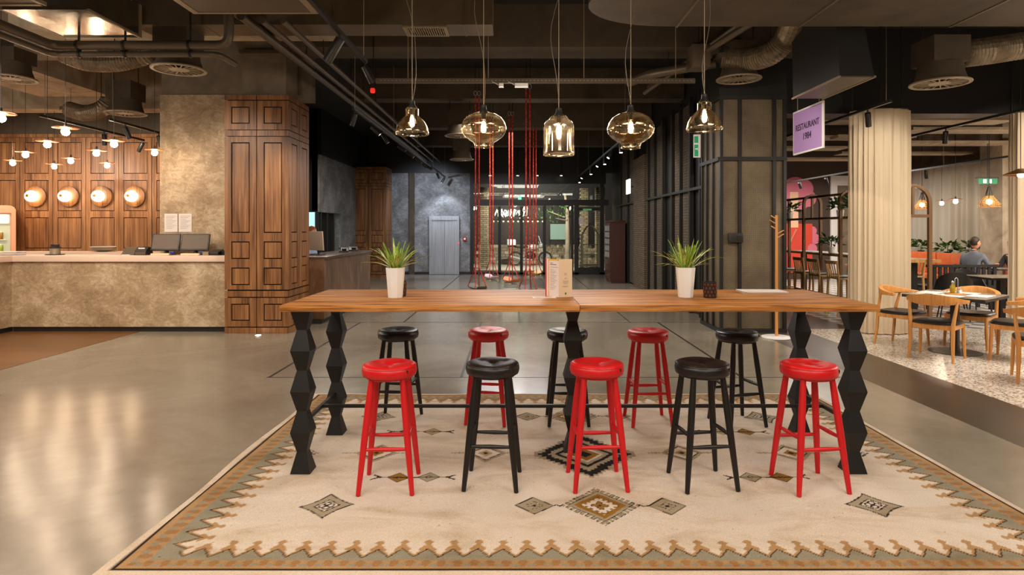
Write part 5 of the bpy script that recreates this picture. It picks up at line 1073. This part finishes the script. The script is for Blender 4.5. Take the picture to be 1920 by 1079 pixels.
for y, lb in ((13.9, 'leafy pot plant on the shelf before the mural'), (11.75, 'leafy pot plant on the shelf by the middle arched frame'), (11.25, 'leafy pot plant on the shelf touching the cream curtain')): bushy((6.23, y, 1.787), lb)
for y, lb in ((12.72, 'leafy pot plant in a white pot on the counter at the far arched frame'), (11.25, 'leafy pot plant in a white pot on the counter at the middle arched frame')): bushy((6.56, y, 1.057), lb)
# bar chairs
def bar_chair():
    t = thing('bar_chair', '', 'bar chair', (0, 0, 0), 0, 'oak bar chairs along the high counter')
    for sx in (-1, 1):
        MB().tube([(sx*0.20, 0.19, 0), (sx*0.18, 0.17, 0.68)], [0.017, 0.02], 8).build('leg', M_barchair, t, True); MB().tube([(sx*0.20, -0.2, 0), (sx*0.18, -0.17, 0.68), (sx*0.195, -0.21, 0.99)], [0.017, 0.021, 0.015], 8).build('leg', M_barchair, t, True)
        bx('side_rung', M_barchair, t, sx*0.19-0.01, sx*0.19+0.01, -0.18, 0.18, 0.28, 0.31)
    for y, z in ((0.18, 0.22), (-0.185, 0.34)): bx('rung', M_barchair, t, -0.19, 0.19, y-0.01, y+0.01, z, z+0.03)
    bx('seat', M_barchair, t, -0.21, 0.21, -0.19, 0.2, 0.66, 0.69, 0.006); bx('seat_pad', M_dark, t, -0.19, 0.19, -0.17, 0.19, 0.69, 0.715, 0.008)
    MB().loft([[(x, -0.21-0.03*(1-(x/0.2)**2)-d, z) for d, z in ((0, 0.93), (0, 0.99), (0.02, 0.99), (0.02, 0.93))] for x in (-0.2, -0.1, 0, 0.1, 0.2)]).build('top_rail', M_barchair, t)
    for k in range(5): x = -0.13+k*0.065; MB().tube([(x, -0.185, 0.69), (x*1.05, -0.225-0.015*(1-(x/0.2)**2), 0.94)], 0.012, 6, True, 0.5).build('slat', M_barchair, t)
    return t
bc = bar_chair(); nm = ('first oak bar chair along the high counter, touching the cream curtain', 'second oak bar chair along the high counter from the curtain', 'third oak bar chair along the high counter from the curtain', 'oak bar chair at the far end of the row, beside the mesh column')
for i, y in enumerate((11.0, 11.68, 12.28, 13.12)):
    if i == 0: bc.location = (5.88, y, 0); bc.rotation_euler = (0, 0, -PI/2); bc['label'] = nm[0]
    else: dup(bc, (5.88, y, 0), -PI/2, nm[i])
dup(bc, (7.35, 11.5, 0), PI/2+0.1, 'oak bar chair on the inner side of the high counter behind the near arched frame')
# orange bench along the window
t = thing('orange_bench', 'long orange upholstered bench below the white window curtain', 'bench', (0, 0, 0))
for i in range(4): bx('back_cushion', M_orange, t, 10.42, 10.58, 14.1+i*1.1, 15.18+i*1.1, 0.46, 0.97, 0.02); bx('seat_cushion', M_orange, t, 9.95, 10.42, 14.1+i*1.1, 15.18+i*1.1, 0.36, 0.46, 0.02)
bx('bench_base', M_black, t, 10.0, 10.58, 14.1, 18.48, 0, 0.36)
bx('planter_box', M_black, t, 10.6, 10.85, 14.1, 18.48, 0, 0.93)
for i, y in enumerate((14.4, 15.2, 16.2, 17.0)): bushy((10.72, y, 0.93), ('first', 'second', 'third', 'fourth')[i]+' dark leafy plant behind the orange bench counted from the pillar', 60, 0.24, (0.08, 0.06), M_black, sc=1.7)
t = thing('orange_bench', 'short orange bench seat in front of the concrete pillar', 'bench', (0, 0, 0)); bx('back_cushion', M_orange, t, 10.55, 10.70, 12.2, 13.2, 0.46, 1.02, 0.02); bx('seat_cushion', M_orange, t, 10.12, 10.55, 12.2, 13.2, 0.36, 0.46, 0.02); bx('bench_base', M_black, t, 10.15, 10.7, 12.2, 13.2, 0, 0.36)
bushy((10.95, 12.95, 0.0), 'tall dark leafy plant beside the concrete pillar', 60, 0.28, (0.12, 0.85), M_black, sc=1.7)
# dark tables and chairs
def dark_table(x, y, lx, ly, label, top=None):
    t = thing('dark_table', label, 'table', (x, y, 0)); bx('table_top', top or M_black, t, -lx/2, lx/2, -ly/2, ly/2, 0.72, 0.75, 0.003)
    bx('top_surface', top or m_tt, t, -lx/2+0.01, lx/2-0.01, -ly/2+0.01, ly/2-0.01, 0.75, 0.754); bx('pedestal', M_black, t, -0.045, 0.045, -0.045, 0.045, 0.015, 0.72); bx('foot_plate', M_black, t, -0.25, 0.25, -0.25, 0.25, 0, 0.015)
dark_table(8.2, 10.35, 0.9, 0.75, 'dark table with a grey top beside the far curtain'); dark_table(9.93, 12.75, 0.5, 0.9, 'dark dining table between the two seated men'); dark_table(8.1, 13.6, 1.2, 0.7, 'pale topped table behind the black slatted bench', M_white)
def shell_chair(x, y, rz, label, first=[None]):
    if first[0] is None:
        t = thing('shell_chair', label, 'chair', (x, y, 0), rz, 'black shell chairs'); first[0] = t
        rings = []
        for k in range(9):
            u = k/8; a = PI*(1.05+0.9*u); h = 0.50+0.33*math.sin(PI*u)**0.6; rings.append([(0.25*math.cos(a), 0.23*math.sin(a), 0.44), (0.27*math.cos(a), 0.25*math.sin(a), 0.44), (0.29*math.cos(a), 0.28*math.sin(a), h), (0.27*math.cos(a), 0.26*math.sin(a), h)])
        MB().loft(rings).build('backrest', M_black, t, True, ang=60); MB().lathe([(0.05, 0.42), (0.25, 0.43), (0.26, 0.45), (0.2, 0.455)], n=24).build('seat', M_black, t, True)
        for sx in (-1, 1):
            for sy in (-1, 1): MB().tube([(sx*0.14, sy*0.13, 0.43), (sx*0.21, sy*0.2, 0)], [0.014, 0.01], 8).build('leg', M_black, t)
    else: dup(first[0], (x, y, 0), rz, label)
shell_chair(7.5, 10.5, -0.5, 'black shell chair behind the near restaurant table'); shell_chair(9.4, 12.7, -PI/2, 'black shell chair under the man in the grey shirt'); shell_chair(8.25, 11.05, PI, 'black shell chair at the dark table by the far curtain')
t = thing('slatted_bench', 'black slatted bench back across the restaurant floor', 'bench', (7.9, 11.75, 0)); bx('top_rail', M_black, t, 0, 1.35, 0, 0.06, 0.82, 0.87); bx('bottom_rail', M_black, t, 0, 1.35, 0, 0.05, 0.42, 0.46); bx('seat', M_black, t, 0, 1.35, 0.06, 0.5, 0.42, 0.46)
for k in range(13): bx('slat', M_black, t, 0.02+k*0.105, 0.08+k*0.105, 0.012, 0.04, 0.46, 0.82)
for x in (0.05, 1.28): bx('leg', M_black, t, x, x+0.05, 0.1, 0.15, 0, 0.42); bx('leg', M_black, t, x, x+0.05, 0.42, 0.47, 0, 0.42); bx('leg', M_black, t, x, x+0.05, 0.0, 0.05, 0, 0.42)
# woven pendants and a brass cone lamp
def woven(px, py, Y, label):
    p = W(px, py, Y); t = thing('woven_pendant', label, 'pendant lamp', p, 0, 'woven rope pendants in the restaurant')
    for k in range(9):
        u = k/8; r = 0.19-0.13*max(0, u-0.25)**1.0*1.2; z = u*0.22; r = 0.185 if k < 2 else r; MB().tube([(r*math.cos(2*PI*j/20), r*math.sin(2*PI*j/20), z) for j in range(21)], 0.008, 6, False).build('rope_ring', M_barchair, t, True)
    for j in range(8): a = 2*PI*j/8; MB().tube([(0.185*math.cos(a), 0.185*math.sin(a), 0), (0.165*math.cos(a), 0.165*math.sin(a), 0.1), (0.07*math.cos(a), 0.07*math.sin(a), 0.22), (0.02*math.cos(a), 0.02*math.sin(a), 0.42)], 0.005, 5).build('wire_rib', M_blackmetal, t)
    MB().ball((0, 0, 0.1), 0.055, 14, 9).build('bulb', MATS.get('lit_woven_bulb') or glow('lit_woven_bulb', (255, 220, 170), 28), t, True); MB().tube([(0, 0, 0.15), (0, 0, 4.7-p.z)], 0.006, 6).build('cord', M_black, t)
woven(1855, 388, 12.6, 'woven rope pendant before the concrete pillar'); woven(1729, 392, 15.5, 'woven rope pendant seen through the near arched frame')
p = W(1914, 328, 8.4); t = thing('cone_pendant', 'brass cone pendant before the far curtain, cut by the picture edge', 'pendant lamp', p); MB().lathe([(0.20, 0), (0.205, 0.004), (0.03, 0.085), (0.02, 0.085)], n=30, cap=False).build('cone_shade', M_brass, t, True); MB().ball((0, 0, 0.0), 0.04, 12, 8).build('bulb', M_sconce, t, True); MB().tube([(0, 0, 0.08), (0, 0, 4.7-p.z)], 0.005, 6).build('cord', M_black, t)
for i, (px, py, Y) in enumerate(((1792, 374, 13.0), (1766, 378, 14.6), (1702, 392, 11.6))):
    p = W(px, py, Y); t = dup(proto, p, 0, ('copper disc pendant near the concrete pillar in the restaurant', 'copper disc pendant between the two woven pendants', 'copper disc pendant showing beside the cream curtain')[i], 'copper disc pendants in the restaurant')
    for c in t.children:
        if c.name.startswith('cable'): c.scale = (1, 1, (4.7-p.z)/1.94)
t = thing('exit_sign', 'green hanging exit sign before the concrete pillar', 'sign', W(1852, 340, 13.1)); bx('sign_board', M_signgreen, t, -0.2, 0.2, -0.01, 0.01, -0.06, 0.06); bx('top_bar', M_blackmetal, t, -0.25, 0.22, -0.02, 0.02, 0.06, 0.085); MB().tube([(0, 0, 0.08), (0, 0, 2.2)], 0.006, 6).build('cord', M_black, t); bx('pictogram', M_signwhite, t, -0.1, -0.03, -0.013, -0.01, -0.04, 0.04); bx('pictogram', M_signwhite, t, 0.02, 0.08, -0.013, -0.01, -0.04, 0.04)
# purple sign
t = thing('restaurant_sign', 'purple hanging sign reading RESTAURANT 1984 before the mesh column', 'sign', (3.90, 8.165, 2.58))
bx('sign_border', M_white, t, -0.012, 0.012, -0.415, 0.415, 0, 0.6, 0.002); bx('sign_face', M_purple, t, -0.014, 0.014, -0.393, 0.393, 0.022, 0.578)
text('lettering', 'RESTAURANT', 0.118, M_signink, t, (-0.0155, 0, 0.355), (PI/2, 0, -PI/2), 0.0015, sx=0.9); text('lettering', '1984', 0.125, M_signink, t, (-0.0155, 0, 0.215), (PI/2, 0, -PI/2), 0.0015, sx=0.98)
for y in (-0.3, 0.3): MB().tube([(0, y, 0.6), (0, y, 2.13)], 0.004, 5).build('steel_wire', M_frame, t)
# coat stand
t = thing('coat_stand', 'slim oak coat stand with peg branches on a white round foot', 'coat stand', (3.73, 8.75, 0)); MB().lathe([(0.2, 0), (0.205, 0.004), (0.205, 0.018), (0.19, 0.022), (0.03, 0.026)], n=36).build('foot', M_white, t, True); MB().tube([(0, 0, 0.02), (0, 0, 1.75)], [0.022, 0.018], 12).build('pole', M_oakchair, t, True)
for z, a, l in ((1.62, PI+0.2, 0.11), (1.70, PI*0.75, 0.08), (1.48, -0.2, 0.10), (1.42, 0.15, 0.11), (1.55, 2.2, 0.08)): MB().tube([(0, 0, z), (l*math.cos(a), l*math.sin(a), z+l*0.55)], [0.010, 0.008], 8).build('peg', M_oakchair, t, True)
# ================================================================== corridor things
def swing(x, y, zs, label, deck, rz=0, ztop=4.05):
    t = thing('swing', label, 'swing', (x, y, 0), rz, 'red rope swings in the corridor')
    zj = zs+0.36
    for s in (-1, 1):
        MB().tube([(s*0.035, 0, zj), (s*0.035, 0, ztop)], 0.013, 7).build('rope', M_rope, t)
        for e in (-1, 1): MB().tube([(s*0.035, 0, zj+0.05), (s*0.11, e*0.25, zs+0.02)], 0.010, 6).build('rope', M_rope, t)
        MB().tube([(s*0.035+0.03*math.cos(a), 0, ztop+0.05+0.045*math.sin(a)) for a in [2*PI*j/12 for j in range(13)]], 0.006, 6, False).build('carabiner', M_steel, t)
        MB().tube([(s*0.035, 0, ztop+0.09), (s*0.035, 0, 4.7)], 0.006, 6).build('ceiling_hook', M_blackmetal, t)
    MB().loft([[(-0.10*k, yy, zs+dz), (0.10*k, yy, zs+dz), (0.10*k, yy, zs+dz+0.018), (-0.10*k, yy, zs+dz+0.018)] for yy, dz, k in ((-0.36, 0.05, 0.5), (-0.33, 0.04, 0.85), (-0.25, 0.0, 1), (0.25, 0, 1), (0.33, 0.04, 0.85), (0.36, 0.05, 0.5))]).build('skateboard_deck', deck, t)
    for yy in (-0.22, 0.22):
        MB().tube([(-0.09, yy, zs-0.05), (0.09, yy, zs-0.05)], 0.012, 8).build('truck_axle', M_steel, t); bx('truck_block', M_steel, t, -0.03, 0.03, yy-0.03, yy+0.03, zs-0.045, zs)
        for s in (-1, 1): MB().lathe([(0.027, -0.018), (0.027, 0.018)], (s*0.085, yy, zs-0.05), 14, True, 'x').build('wheel', M_cream, t, True)
dk = [plain('deck_green', (70, 66, 44), 0.5), plain('deck_lilac', (206, 180, 190), 0.5), plain('deck_orange', (210, 120, 60), 0.5), plain('deck_black', (30, 26, 24), 0.5), plain('deck_yellow', (216, 170, 90), 0.5)]
swing(-0.71, 11.5, 0.44, 'red rope swing with a dark green skateboard seat, nearest the plant by the bar', dk[0], 0.35); swing(-0.54, 14.0, 0.44, 'red rope swing with a pale lilac skateboard seat', dk[1], 0.3); swing(-0.09, 13.0, 0.45, 'red rope swing with an orange skateboard seat in the middle', dk[2], 0.3, 3.95)
swing(0.23, 10.95, 0.45, 'red rope swing just behind the menu, its seat hidden by the table', dk[3], 0.2); swing(0.48, 14.9, 0.46, 'red rope swing with a yellow skateboard seat farthest down the corridor', dk[4], -0.3)
# luggage cart outside the glass door
t = thing('luggage_cart', 'chrome birdcage luggage cart behind the glass entrance door', 'luggage cart', (2.73, 22.3, 0)); m_ch = plain('champagne_chrome', (206, 194, 162), 0.35, 0.15)
bx('deck', M_cream, t, -0.36, 0.36, -0.25, 0.25, 0.2, 0.26, 0.01)
for sy in (-1, 1):
    MB().tube(bend([(-0.3, sy*0.2, 0.26), (-0.3, sy*0.2, 1.35), (-0.1, sy*0.06, 1.68), (0.1, sy*0.06, 1.68), (0.3, sy*0.2, 1.35), (0.3, sy*0.2, 0.26)], 0.1), 0.018, 8).build('hoop', m_ch, t, True)
for z in (0.62, 1.0): MB().tube([(-0.3, -0.2, z), (0.3, -0.2, z)], 0.012, 8).build('rail', m_ch, t)
for sx in (-1, 1):
    for sy in (-1, 1): MB().lathe([(0.09, -0.02), (0.09, 0.02)], (sx*0.27, sy*0.2, 0.09), 18, True, 'y').build('wheel', m_ch, t, True); MB().tube([(sx*0.27, sy*0.2, 0.09), (sx*0.27, sy*0.2, 0.21)], 0.015, 6).build('caster_fork', m_ch, t)
# cabinet
t = thing('display_cabinet', 'tall dark red wooden cabinet with small glass panes by the entrance', 'cabinet', (2.72, 17.5, 0)); bx('body', M_redbrick, t, 0, 0.42, 0, 1.0, 0.08, 1.75); bx('cornice', M_redbrick, t, -0.03, 0.43, -0.03, 1.03, 1.75, 1.80, 0.006); bx('plinth', M_redbrick, t, 0.02, 0.42, 0.02, 0.98, 0, 0.08)
dd = bx('front_door', M_redbrick, t, -0.02, 0, 0.05, 0.95, 0.7, 1.7)
for i in range(3):
    for j in range(5): bx('glass_pane', M_steel, dd, -0.026, -0.02, 0.1+i*0.28, 0.32+i*0.28, 0.74+j*0.19, 0.89+j*0.19)
for j in range(3): dw = bx('drawer', M_redbrick, t, -0.015, 0, 0.05, 0.95, 0.12+j*0.19, 0.28+j*0.19, 0.004); MB().ball((-0.025, 0.5, 0.2+j*0.19), 0.014, 8, 6).build('knob', M_brass, dw, True)
# motorbike outside
t = thing('motorbike', 'silver and black motorbike parked outside before the stone wall', 'motorbike', (0.63, 26.1, 0), 0.12); m_tan = plain('bike_silver', (186, 184, 178), 0.3, 0.4)
for x in (-0.62, 0.66):
    MB().lathe([(0.30, -0.045), (0.31, 0), (0.30, 0.045), (0.23, 0.04), (0.22, 0), (0.23, -0.04), (0.30, -0.045)], (x, 0, 0.305), 28, False, 'y').build('tyre', M_black, t, True); MB().lathe([(0.23, -0.02), (0.23, 0.02), (0.2, 0.02), (0.2, -0.02), (0.23, -0.02)], (x, 0, 0.305), 24, False, 'y').build('wheel_rim', M_steel, t, True)
    for k in range(6): a = PI*k/6; MB().tube([(x-0.21*math.cos(a), 0, 0.305-0.21*math.sin(a)), (x+0.21*math.cos(a), 0, 0.305+0.21*math.sin(a))], 0.006, 5).build('spoke', M_steel, t)
MB().tube([(0.66, 0, 0.305), (0.42, 0, 0.92), (0.38, 0, 1.02)], 0.03, 8).build('fork', M_steel, t); MB().tube([(0.36, -0.3, 1.06), (0.40, -0.1, 1.0), (0.40, 0.1, 1.0), (0.36, 0.3, 1.06)], 0.018, 8).build('handlebar', M_black, t)
MB().ball((0.48, 0, 0.86), (0.10, 0.1, 0.11), 14, 9).build('headlamp', m_tan, t, True); MB().ball((0.12, 0, 0.78), (0.28, 0.13, 0.13), 16, 9).build('fuel_tank', m_tan, t, True); MB().ball((-0.32, 0, 0.80), (0.36, 0.12, 0.06), 16, 8).build('saddle', M_black, t, True)
MB().ball((0.02, 0, 0.42), (0.24, 0.13, 0.19), 14, 9).build('engine', M_blackmetal, t, True); MB().tube([(-0.62, 0.05, 0.305), (-0.05, 0.05, 0.4), (0.4, 0.02, 0.86)], 0.03, 8).build('frame_tube', M_blackmetal, t); MB().tube([(0.1, -0.12, 0.25), (-0.4, -0.14, 0.28), (-0.85, -0.15, 0.4)], [0.03, 0.04, 0.05], 10).build('exhaust', M_steel, t, True)
MB().box(-0.98, -0.62, -0.2, 0.2, 0.86, 1.12).build('top_case', M_white, t, bevel=0.06, seg=3); bx('rear_rack', M_blackmetal, t, -0.95, -0.55, -0.08, 0.08, 0.80, 0.86); MB().loft([[(0.46, -0.15, 0.95), (0.46, 0.15, 0.95), (0.47, 0.15, 0.96), (0.47, -0.15, 0.96)], [(0.36, -0.11, 1.25), (0.36, 0.11, 1.25), (0.37, 0.11, 1.26), (0.37, -0.11, 1.26)]]).build('windscreen', M_white, t); MB().tube([(0.0, 0.15, 0.3), (0.03, 0.25, 0.0)], 0.014, 6).build('kickstand', M_steel, t)
# tree and red scooter cover outside
t = thing('street_tree', 'street tree with a grey trunk outside the glass entrance', 'tree', (2.15, 25.2, 0)); MB().tube([(0, 0, 0), (0.02, 0, 1.2), (0, 0, 2.4), (-0.1, 0, 3.0)], [0.12, 0.10, 0.08, 0.05], 10).build('trunk', M_concrete, t, True)
for a, b in (((0, 0, 2.0), (-0.8, 0.1, 2.3)), ((0, 0, 2.2), (0.5, 0, 2.8)), ((0, 0, 1.9), (-0.5, -0.2, 2.0))): MB().tube([a, b], [0.035, 0.012], 6).build('branch', M_concrete, t)
random.seed(13)
for i in range(80):
    o = link('leaf', LM, t); o.location = (-0.45+random.gauss(0, 0.42), random.gauss(0, 0.2), 2.2+random.gauss(0, 0.18)); o.rotation_euler = tuple(random.uniform(-2, 2) for _ in range(3)); s = random.uniform(1.2, 2.2); o.scale = (s, s, s)

# ================================================================== reception desk
t = thing('reception_desk', 'long dark marble reception desk beside the wood clad column', 'desk', (0, 0, 0)); m_mb = mottled('brown_marble', [(0.3, (66, 42, 30)), (0.5, (98, 68, 48)), (0.7, (132, 100, 74))], 2.5, 0.3, 8, 1.5, 0.0, stretch=(1, 1, 0.5))
bx('front_panel', m_mb, t, -3.42, -3.12, 10.03, 13.2, 0.08, 1.06); bx('plinth', M_black, t, -3.40, -3.16, 10.03, 13.18, 0.0, 0.08); bx('desk_top', plain('dark_stone_top', (86, 66, 52), 0.25), t, -3.75, -3.08, 10.03, 13.25, 1.06, 1.10, 0.004); bx('end_panel', m_mb, t, -3.75, -3.42, 13.1, 13.2, 0, 1.06)
t = thing('reception_monitor', 'pale backed monitor standing on the reception desk', 'monitor', (-3.55, 10.95, 1.10), -0.5); mt = Matrix.Translation((0, 0, 0.05)) @ Matrix.Rotation(0.08, 4, 'X'); MB().box(-0.17, 0.17, 0, 0.03, 0.02, 0.36).xform(mt).build('screen_case', plain('beige_plastic', (196, 176, 158), 0.5), t, bevel=0.006); MB().tube([(0, 0.03, 0.15), (0, 0.06, 0.01)], 0.02, 8).build('stand', M_dark, t); bx('base', M_dark, t, -0.1, 0.1, -0.05, 0.13, 0, 0.012); bx('screen', M_dark, t, -0.155, 0.155, 0.055, 0.058, 0.10, 0.38)
for i, (x, y, lb) in enumerate(((-3.35, 12.0, 'black telephone on the reception desk nearer the monitor'), (-3.35, 12.7, 'black card terminal at the far end of the reception desk'))):
    t = thing('desk_device', lb, 'device', (x, y, 1.10), 0.3); MB().prism([(-0.1, 0), (0.1, 0), (0.1, 0.09), (-0.1, 0.03)], -0.09, 0.09, 'x').build('body', M_dark, t, bevel=0.008); bx('keypad', M_pipe, t, -0.04, 0.05, -0.09, 0.0, 0.06, 0.075)
    if i == 0: MB().tube(bend([(-0.075, -0.08, 0.06), (-0.075, -0.08, 0.085), (-0.075, 0.08, 0.12), (-0.075, 0.08, 0.08)], 0.02), 0.016, 8).build('handset', M_dark, t, True)

# ================================================================== people
def person(label, loc, rz, seated, shirt, hair, trousers, arms, scale=1.0, headturn=0.0):
    t = thing('person', label, 'person', loc, rz)
    me = bpy.data.meshes.new('skeleton'); o = link('skeleton', me)
    if seated: hip = 0.52; J = {'pelvis': (0, 0, hip), 'waist': (0, 0.02, hip+0.18), 'chest': (0, 0.03+arms.get('lean', 0.06), hip+0.38), 'neck0': (0, 0.05+arms.get('lean', 0.06), hip+0.53), 'neck': (0, 0.08+arms.get('lean', 0.06), hip+0.60)}
    else: hip = 0.93; J = {'pelvis': (0, 0, hip), 'waist': (0, 0, hip+0.17), 'chest': (0, 0.0, hip+0.37), 'neck0': (0, 0, hip+0.51), 'neck': (0, 0.02, hip+0.58)}
    R = {'pelvis': 0.15, 'waist': 0.135, 'chest': 0.15, 'neck0': 0.075, 'neck': 0.052}; E = [('pelvis', 'waist'), ('waist', 'chest'), ('chest', 'neck0'), ('neck0', 'neck')]
    cz = J['chest']
    for s, n in ((-1, 'l'), (1, 'r')):
        J['sh'+n] = (s*0.175, cz[1], cz[2]+0.07); R['sh'+n] = 0.066; E.append(('chest', 'sh'+n))
        el, wr = arms[n]; J['el'+n] = (s*el[0], cz[1]+el[1], cz[2]+el[2]); J['wr'+n] = (s*wr[0], cz[1]+wr[1], cz[2]+wr[2]); R['el'+n] = 0.045; R['wr'+n] = 0.03; E += [('sh'+n, 'el'+n), ('el'+n, 'wr'+n)]
        w_ = Vector(J['wr'+n]); d = (w_-Vector(J['el'+n])).normalized(); J['pa'+n] = tuple(w_+d*0.07); R['pa'+n] = 0.03; E.append(('wr'+n, 'pa'+n))
        if seated: J['hp'+n] = (s*0.10, 0.06, hip-0.02); J['kn'+n] = (s*0.13, 0.46, hip+0.0); J['an'+n] = (s*0.13, 0.44, 0.09); J['to'+n] = (s*0.14, 0.60, 0.035)
        else: J['hp'+n] = (s*0.10, 0, hip-0.06); J['kn'+n] = (s*0.11, 0.02, 0.50); J['an'+n] = (s*0.11, -0.02, 0.09); J['to'+n] = (s*0.12, 0.14, 0.035)
        R.update({'hp'+n: 0.095, 'kn'+n: 0.062, 'an'+n: 0.042, 'to'+n: 0.035}); E += [('pelvis', 'hp'+n), ('hp'+n, 'kn'+n), ('kn'+n, 'an'+n), ('an'+n, 'to'+n)]
    keys = list(J); me.from_pydata([J[k] for k in keys], [(keys.index(a), keys.index(b)) for a, b in E], [])
    md = o.modifiers.new('skin', 'SKIN'); md.use_smooth_shade = True; o.modifiers.new('sub', 'SUBSURF').levels = 2
    for i, k in enumerate(keys): me.skin_vertices[0].data[i].radius = (R[k], R[k]*(0.78 if k in ('pelvis', 'waist', 'chest') else 1)); me.skin_vertices[0].data[i].use_root = (k == 'pelvis')
    dg = bpy.context.evaluated_depsgraph_get(); body = bpy.data.meshes.new_from_object(o.evaluated_get(dg)); bpy.data.objects.remove(o)
    # head with a face, and the fingers, welded into the same mesh
    hc = Vector(J['neck'])+Vector((0, 0.02, 0.115)); mb = MB(); ht = Matrix.Translation(hc) @ Matrix.Rotation(headturn, 4, 'Z')
    hb = MB().ball((0, 0, 0), (0.076, 0.095, 0.118), 18, 14)
    hb.v = [(x*(1-0.25*max(0, -z/0.118)), y+0.012*max(0, -z/0.118), z) for x, y, z in hb.v]
    hb.ball((0, 0.098, -0.012), (0.013, 0.02, 0.022), 8, 6); hb.ball((-0.077, 0, -0.005), (0.01, 0.018, 0.028), 8, 6); hb.ball((0.077, 0, -0.005), (0.01, 0.018, 0.028), 8, 6); hb.ball((0, 0.088, -0.052), (0.026, 0.009, 0.007), 8, 6)
    hb.xform(ht); nh = len(hb.f)
    for n in 'lr':
        p = Vector(J['pa'+n]); d = (p-Vector(J['wr'+n])).normalized(); sd = d.cross(Vector((0, 0, 1))).normalized()
        for k in range(4): b_ = p+sd*(k-1.5)*0.017; L = (0.06, 0.07, 0.066, 0.052)[k]; hb.tube([b_-d*0.02, b_+d*L*0.5, b_+d*L*0.8+Vector((0, 0, -0.02))], [0.009, 0.0085, 0.006], 6)
        sg = 1 if n == 'l' else -1; hb.tube([p-d*0.05, p-d*0.01+sd*sg*0.035, p+d*0.02+sd*sg*0.04], [0.011, 0.010, 0.007], 6)
    body.materials.clear()
    for m in (M_skin, shirt, trousers, M_black): body.materials.append(m)
    bm = bmesh.new(); bm.from_mesh(body); wz = hip+0.10
    for f in bm.faces:
        c = f.calc_center_median(); near = lambda k, r: (c-Vector(J[k])).length < r
        f.smooth = True; f.material_index = 1
        if c.z < wz or (seated and c.y > 0.22 and c.z < hip+0.11): f.material_index = 2
        if c.z < 0.075: f.material_index = 3
        if near('pal', 0.075) or near('par', 0.075) or c.z > J['neck0'][2]+0.025: f.material_index = 0
    vs = [bm.verts.new(v) for v in hb.v]
    for i, f in enumerate(hb.f):
        try: nf = bm.faces.new([vs[k] for k in f]); nf.smooth = True; nf.material_index = 0
        except ValueError: pass
    bmesh.ops.recalc_face_normals(bm, faces=bm.faces); bm.to_mesh(body); bm.free()
    body.name = 'body'; link('body', body, t)
    hr = MB().ball((0, -0.012, 0.028), (0.084, 0.100, 0.108), 18, 12); hr.v = [(x, y if not (y > 0.03 and z < 0.05) else 0.03, max(z, -0.06 if y < 0.0 else 0.045)) for x, y, z in hr.v]; hr.xform(ht).build('hair', hair, t, True)
    for s in (-1, 1): MB().ball((s*0.03, 0.084, 0.012), (0.011, 0.008, 0.007), 8, 6).xform(ht).build('eye', M_dark, t, True)
    sc = MB().tube([(J['neck0'][0]+0.062*math.cos(a), J['neck0'][1]+0.01+0.058*math.sin(a), J['neck0'][2]+0.03-0.012*math.sin(a)) for a in [2*PI*j/16 for j in range(17)]], 0.014, 6, False).build('collar', shirt, t, True)
    t.scale = (scale,)*3; return t
person('man in a grey blue shirt seated with his back turned at the dark table', (9.42, 12.7, 0), -PI/2+0.5, True, M_shirt, M_hair, M_jeans, {'l': ((0.27, 0.1, -0.2), (0.18, 0.33, -0.14)), 'r': ((0.27, 0.1, -0.2), (0.18, 0.33, -0.14)), 'lean': 0.10}, 1.02, -0.5)
person('bearded man in dark clothes seated at the dining table by the pillar', (10.42, 12.72, 0), PI/2+0.35, True, M_darkshirt, M_hair_red, M_jeans, {'l': ((0.25, 0.1, -0.2), (0.08, 0.24, 0.04)), 'r': ((0.26, 0.1, -0.2), (0.14, 0.32, -0.1))}, 1.0, 0.3)
person('receptionist with auburn hair in a pale blue shirt behind the reception desk', (-4.12, 12.35, 0), -PI/2, False, M_blueshirt, M_hair_red, M_darkshirt, {'l': ((0.24, 0.06, -0.22), (0.16, 0.28, -0.2)), 'r': ((0.24, 0.06, -0.22), (0.16, 0.28, -0.2))}, 0.92)
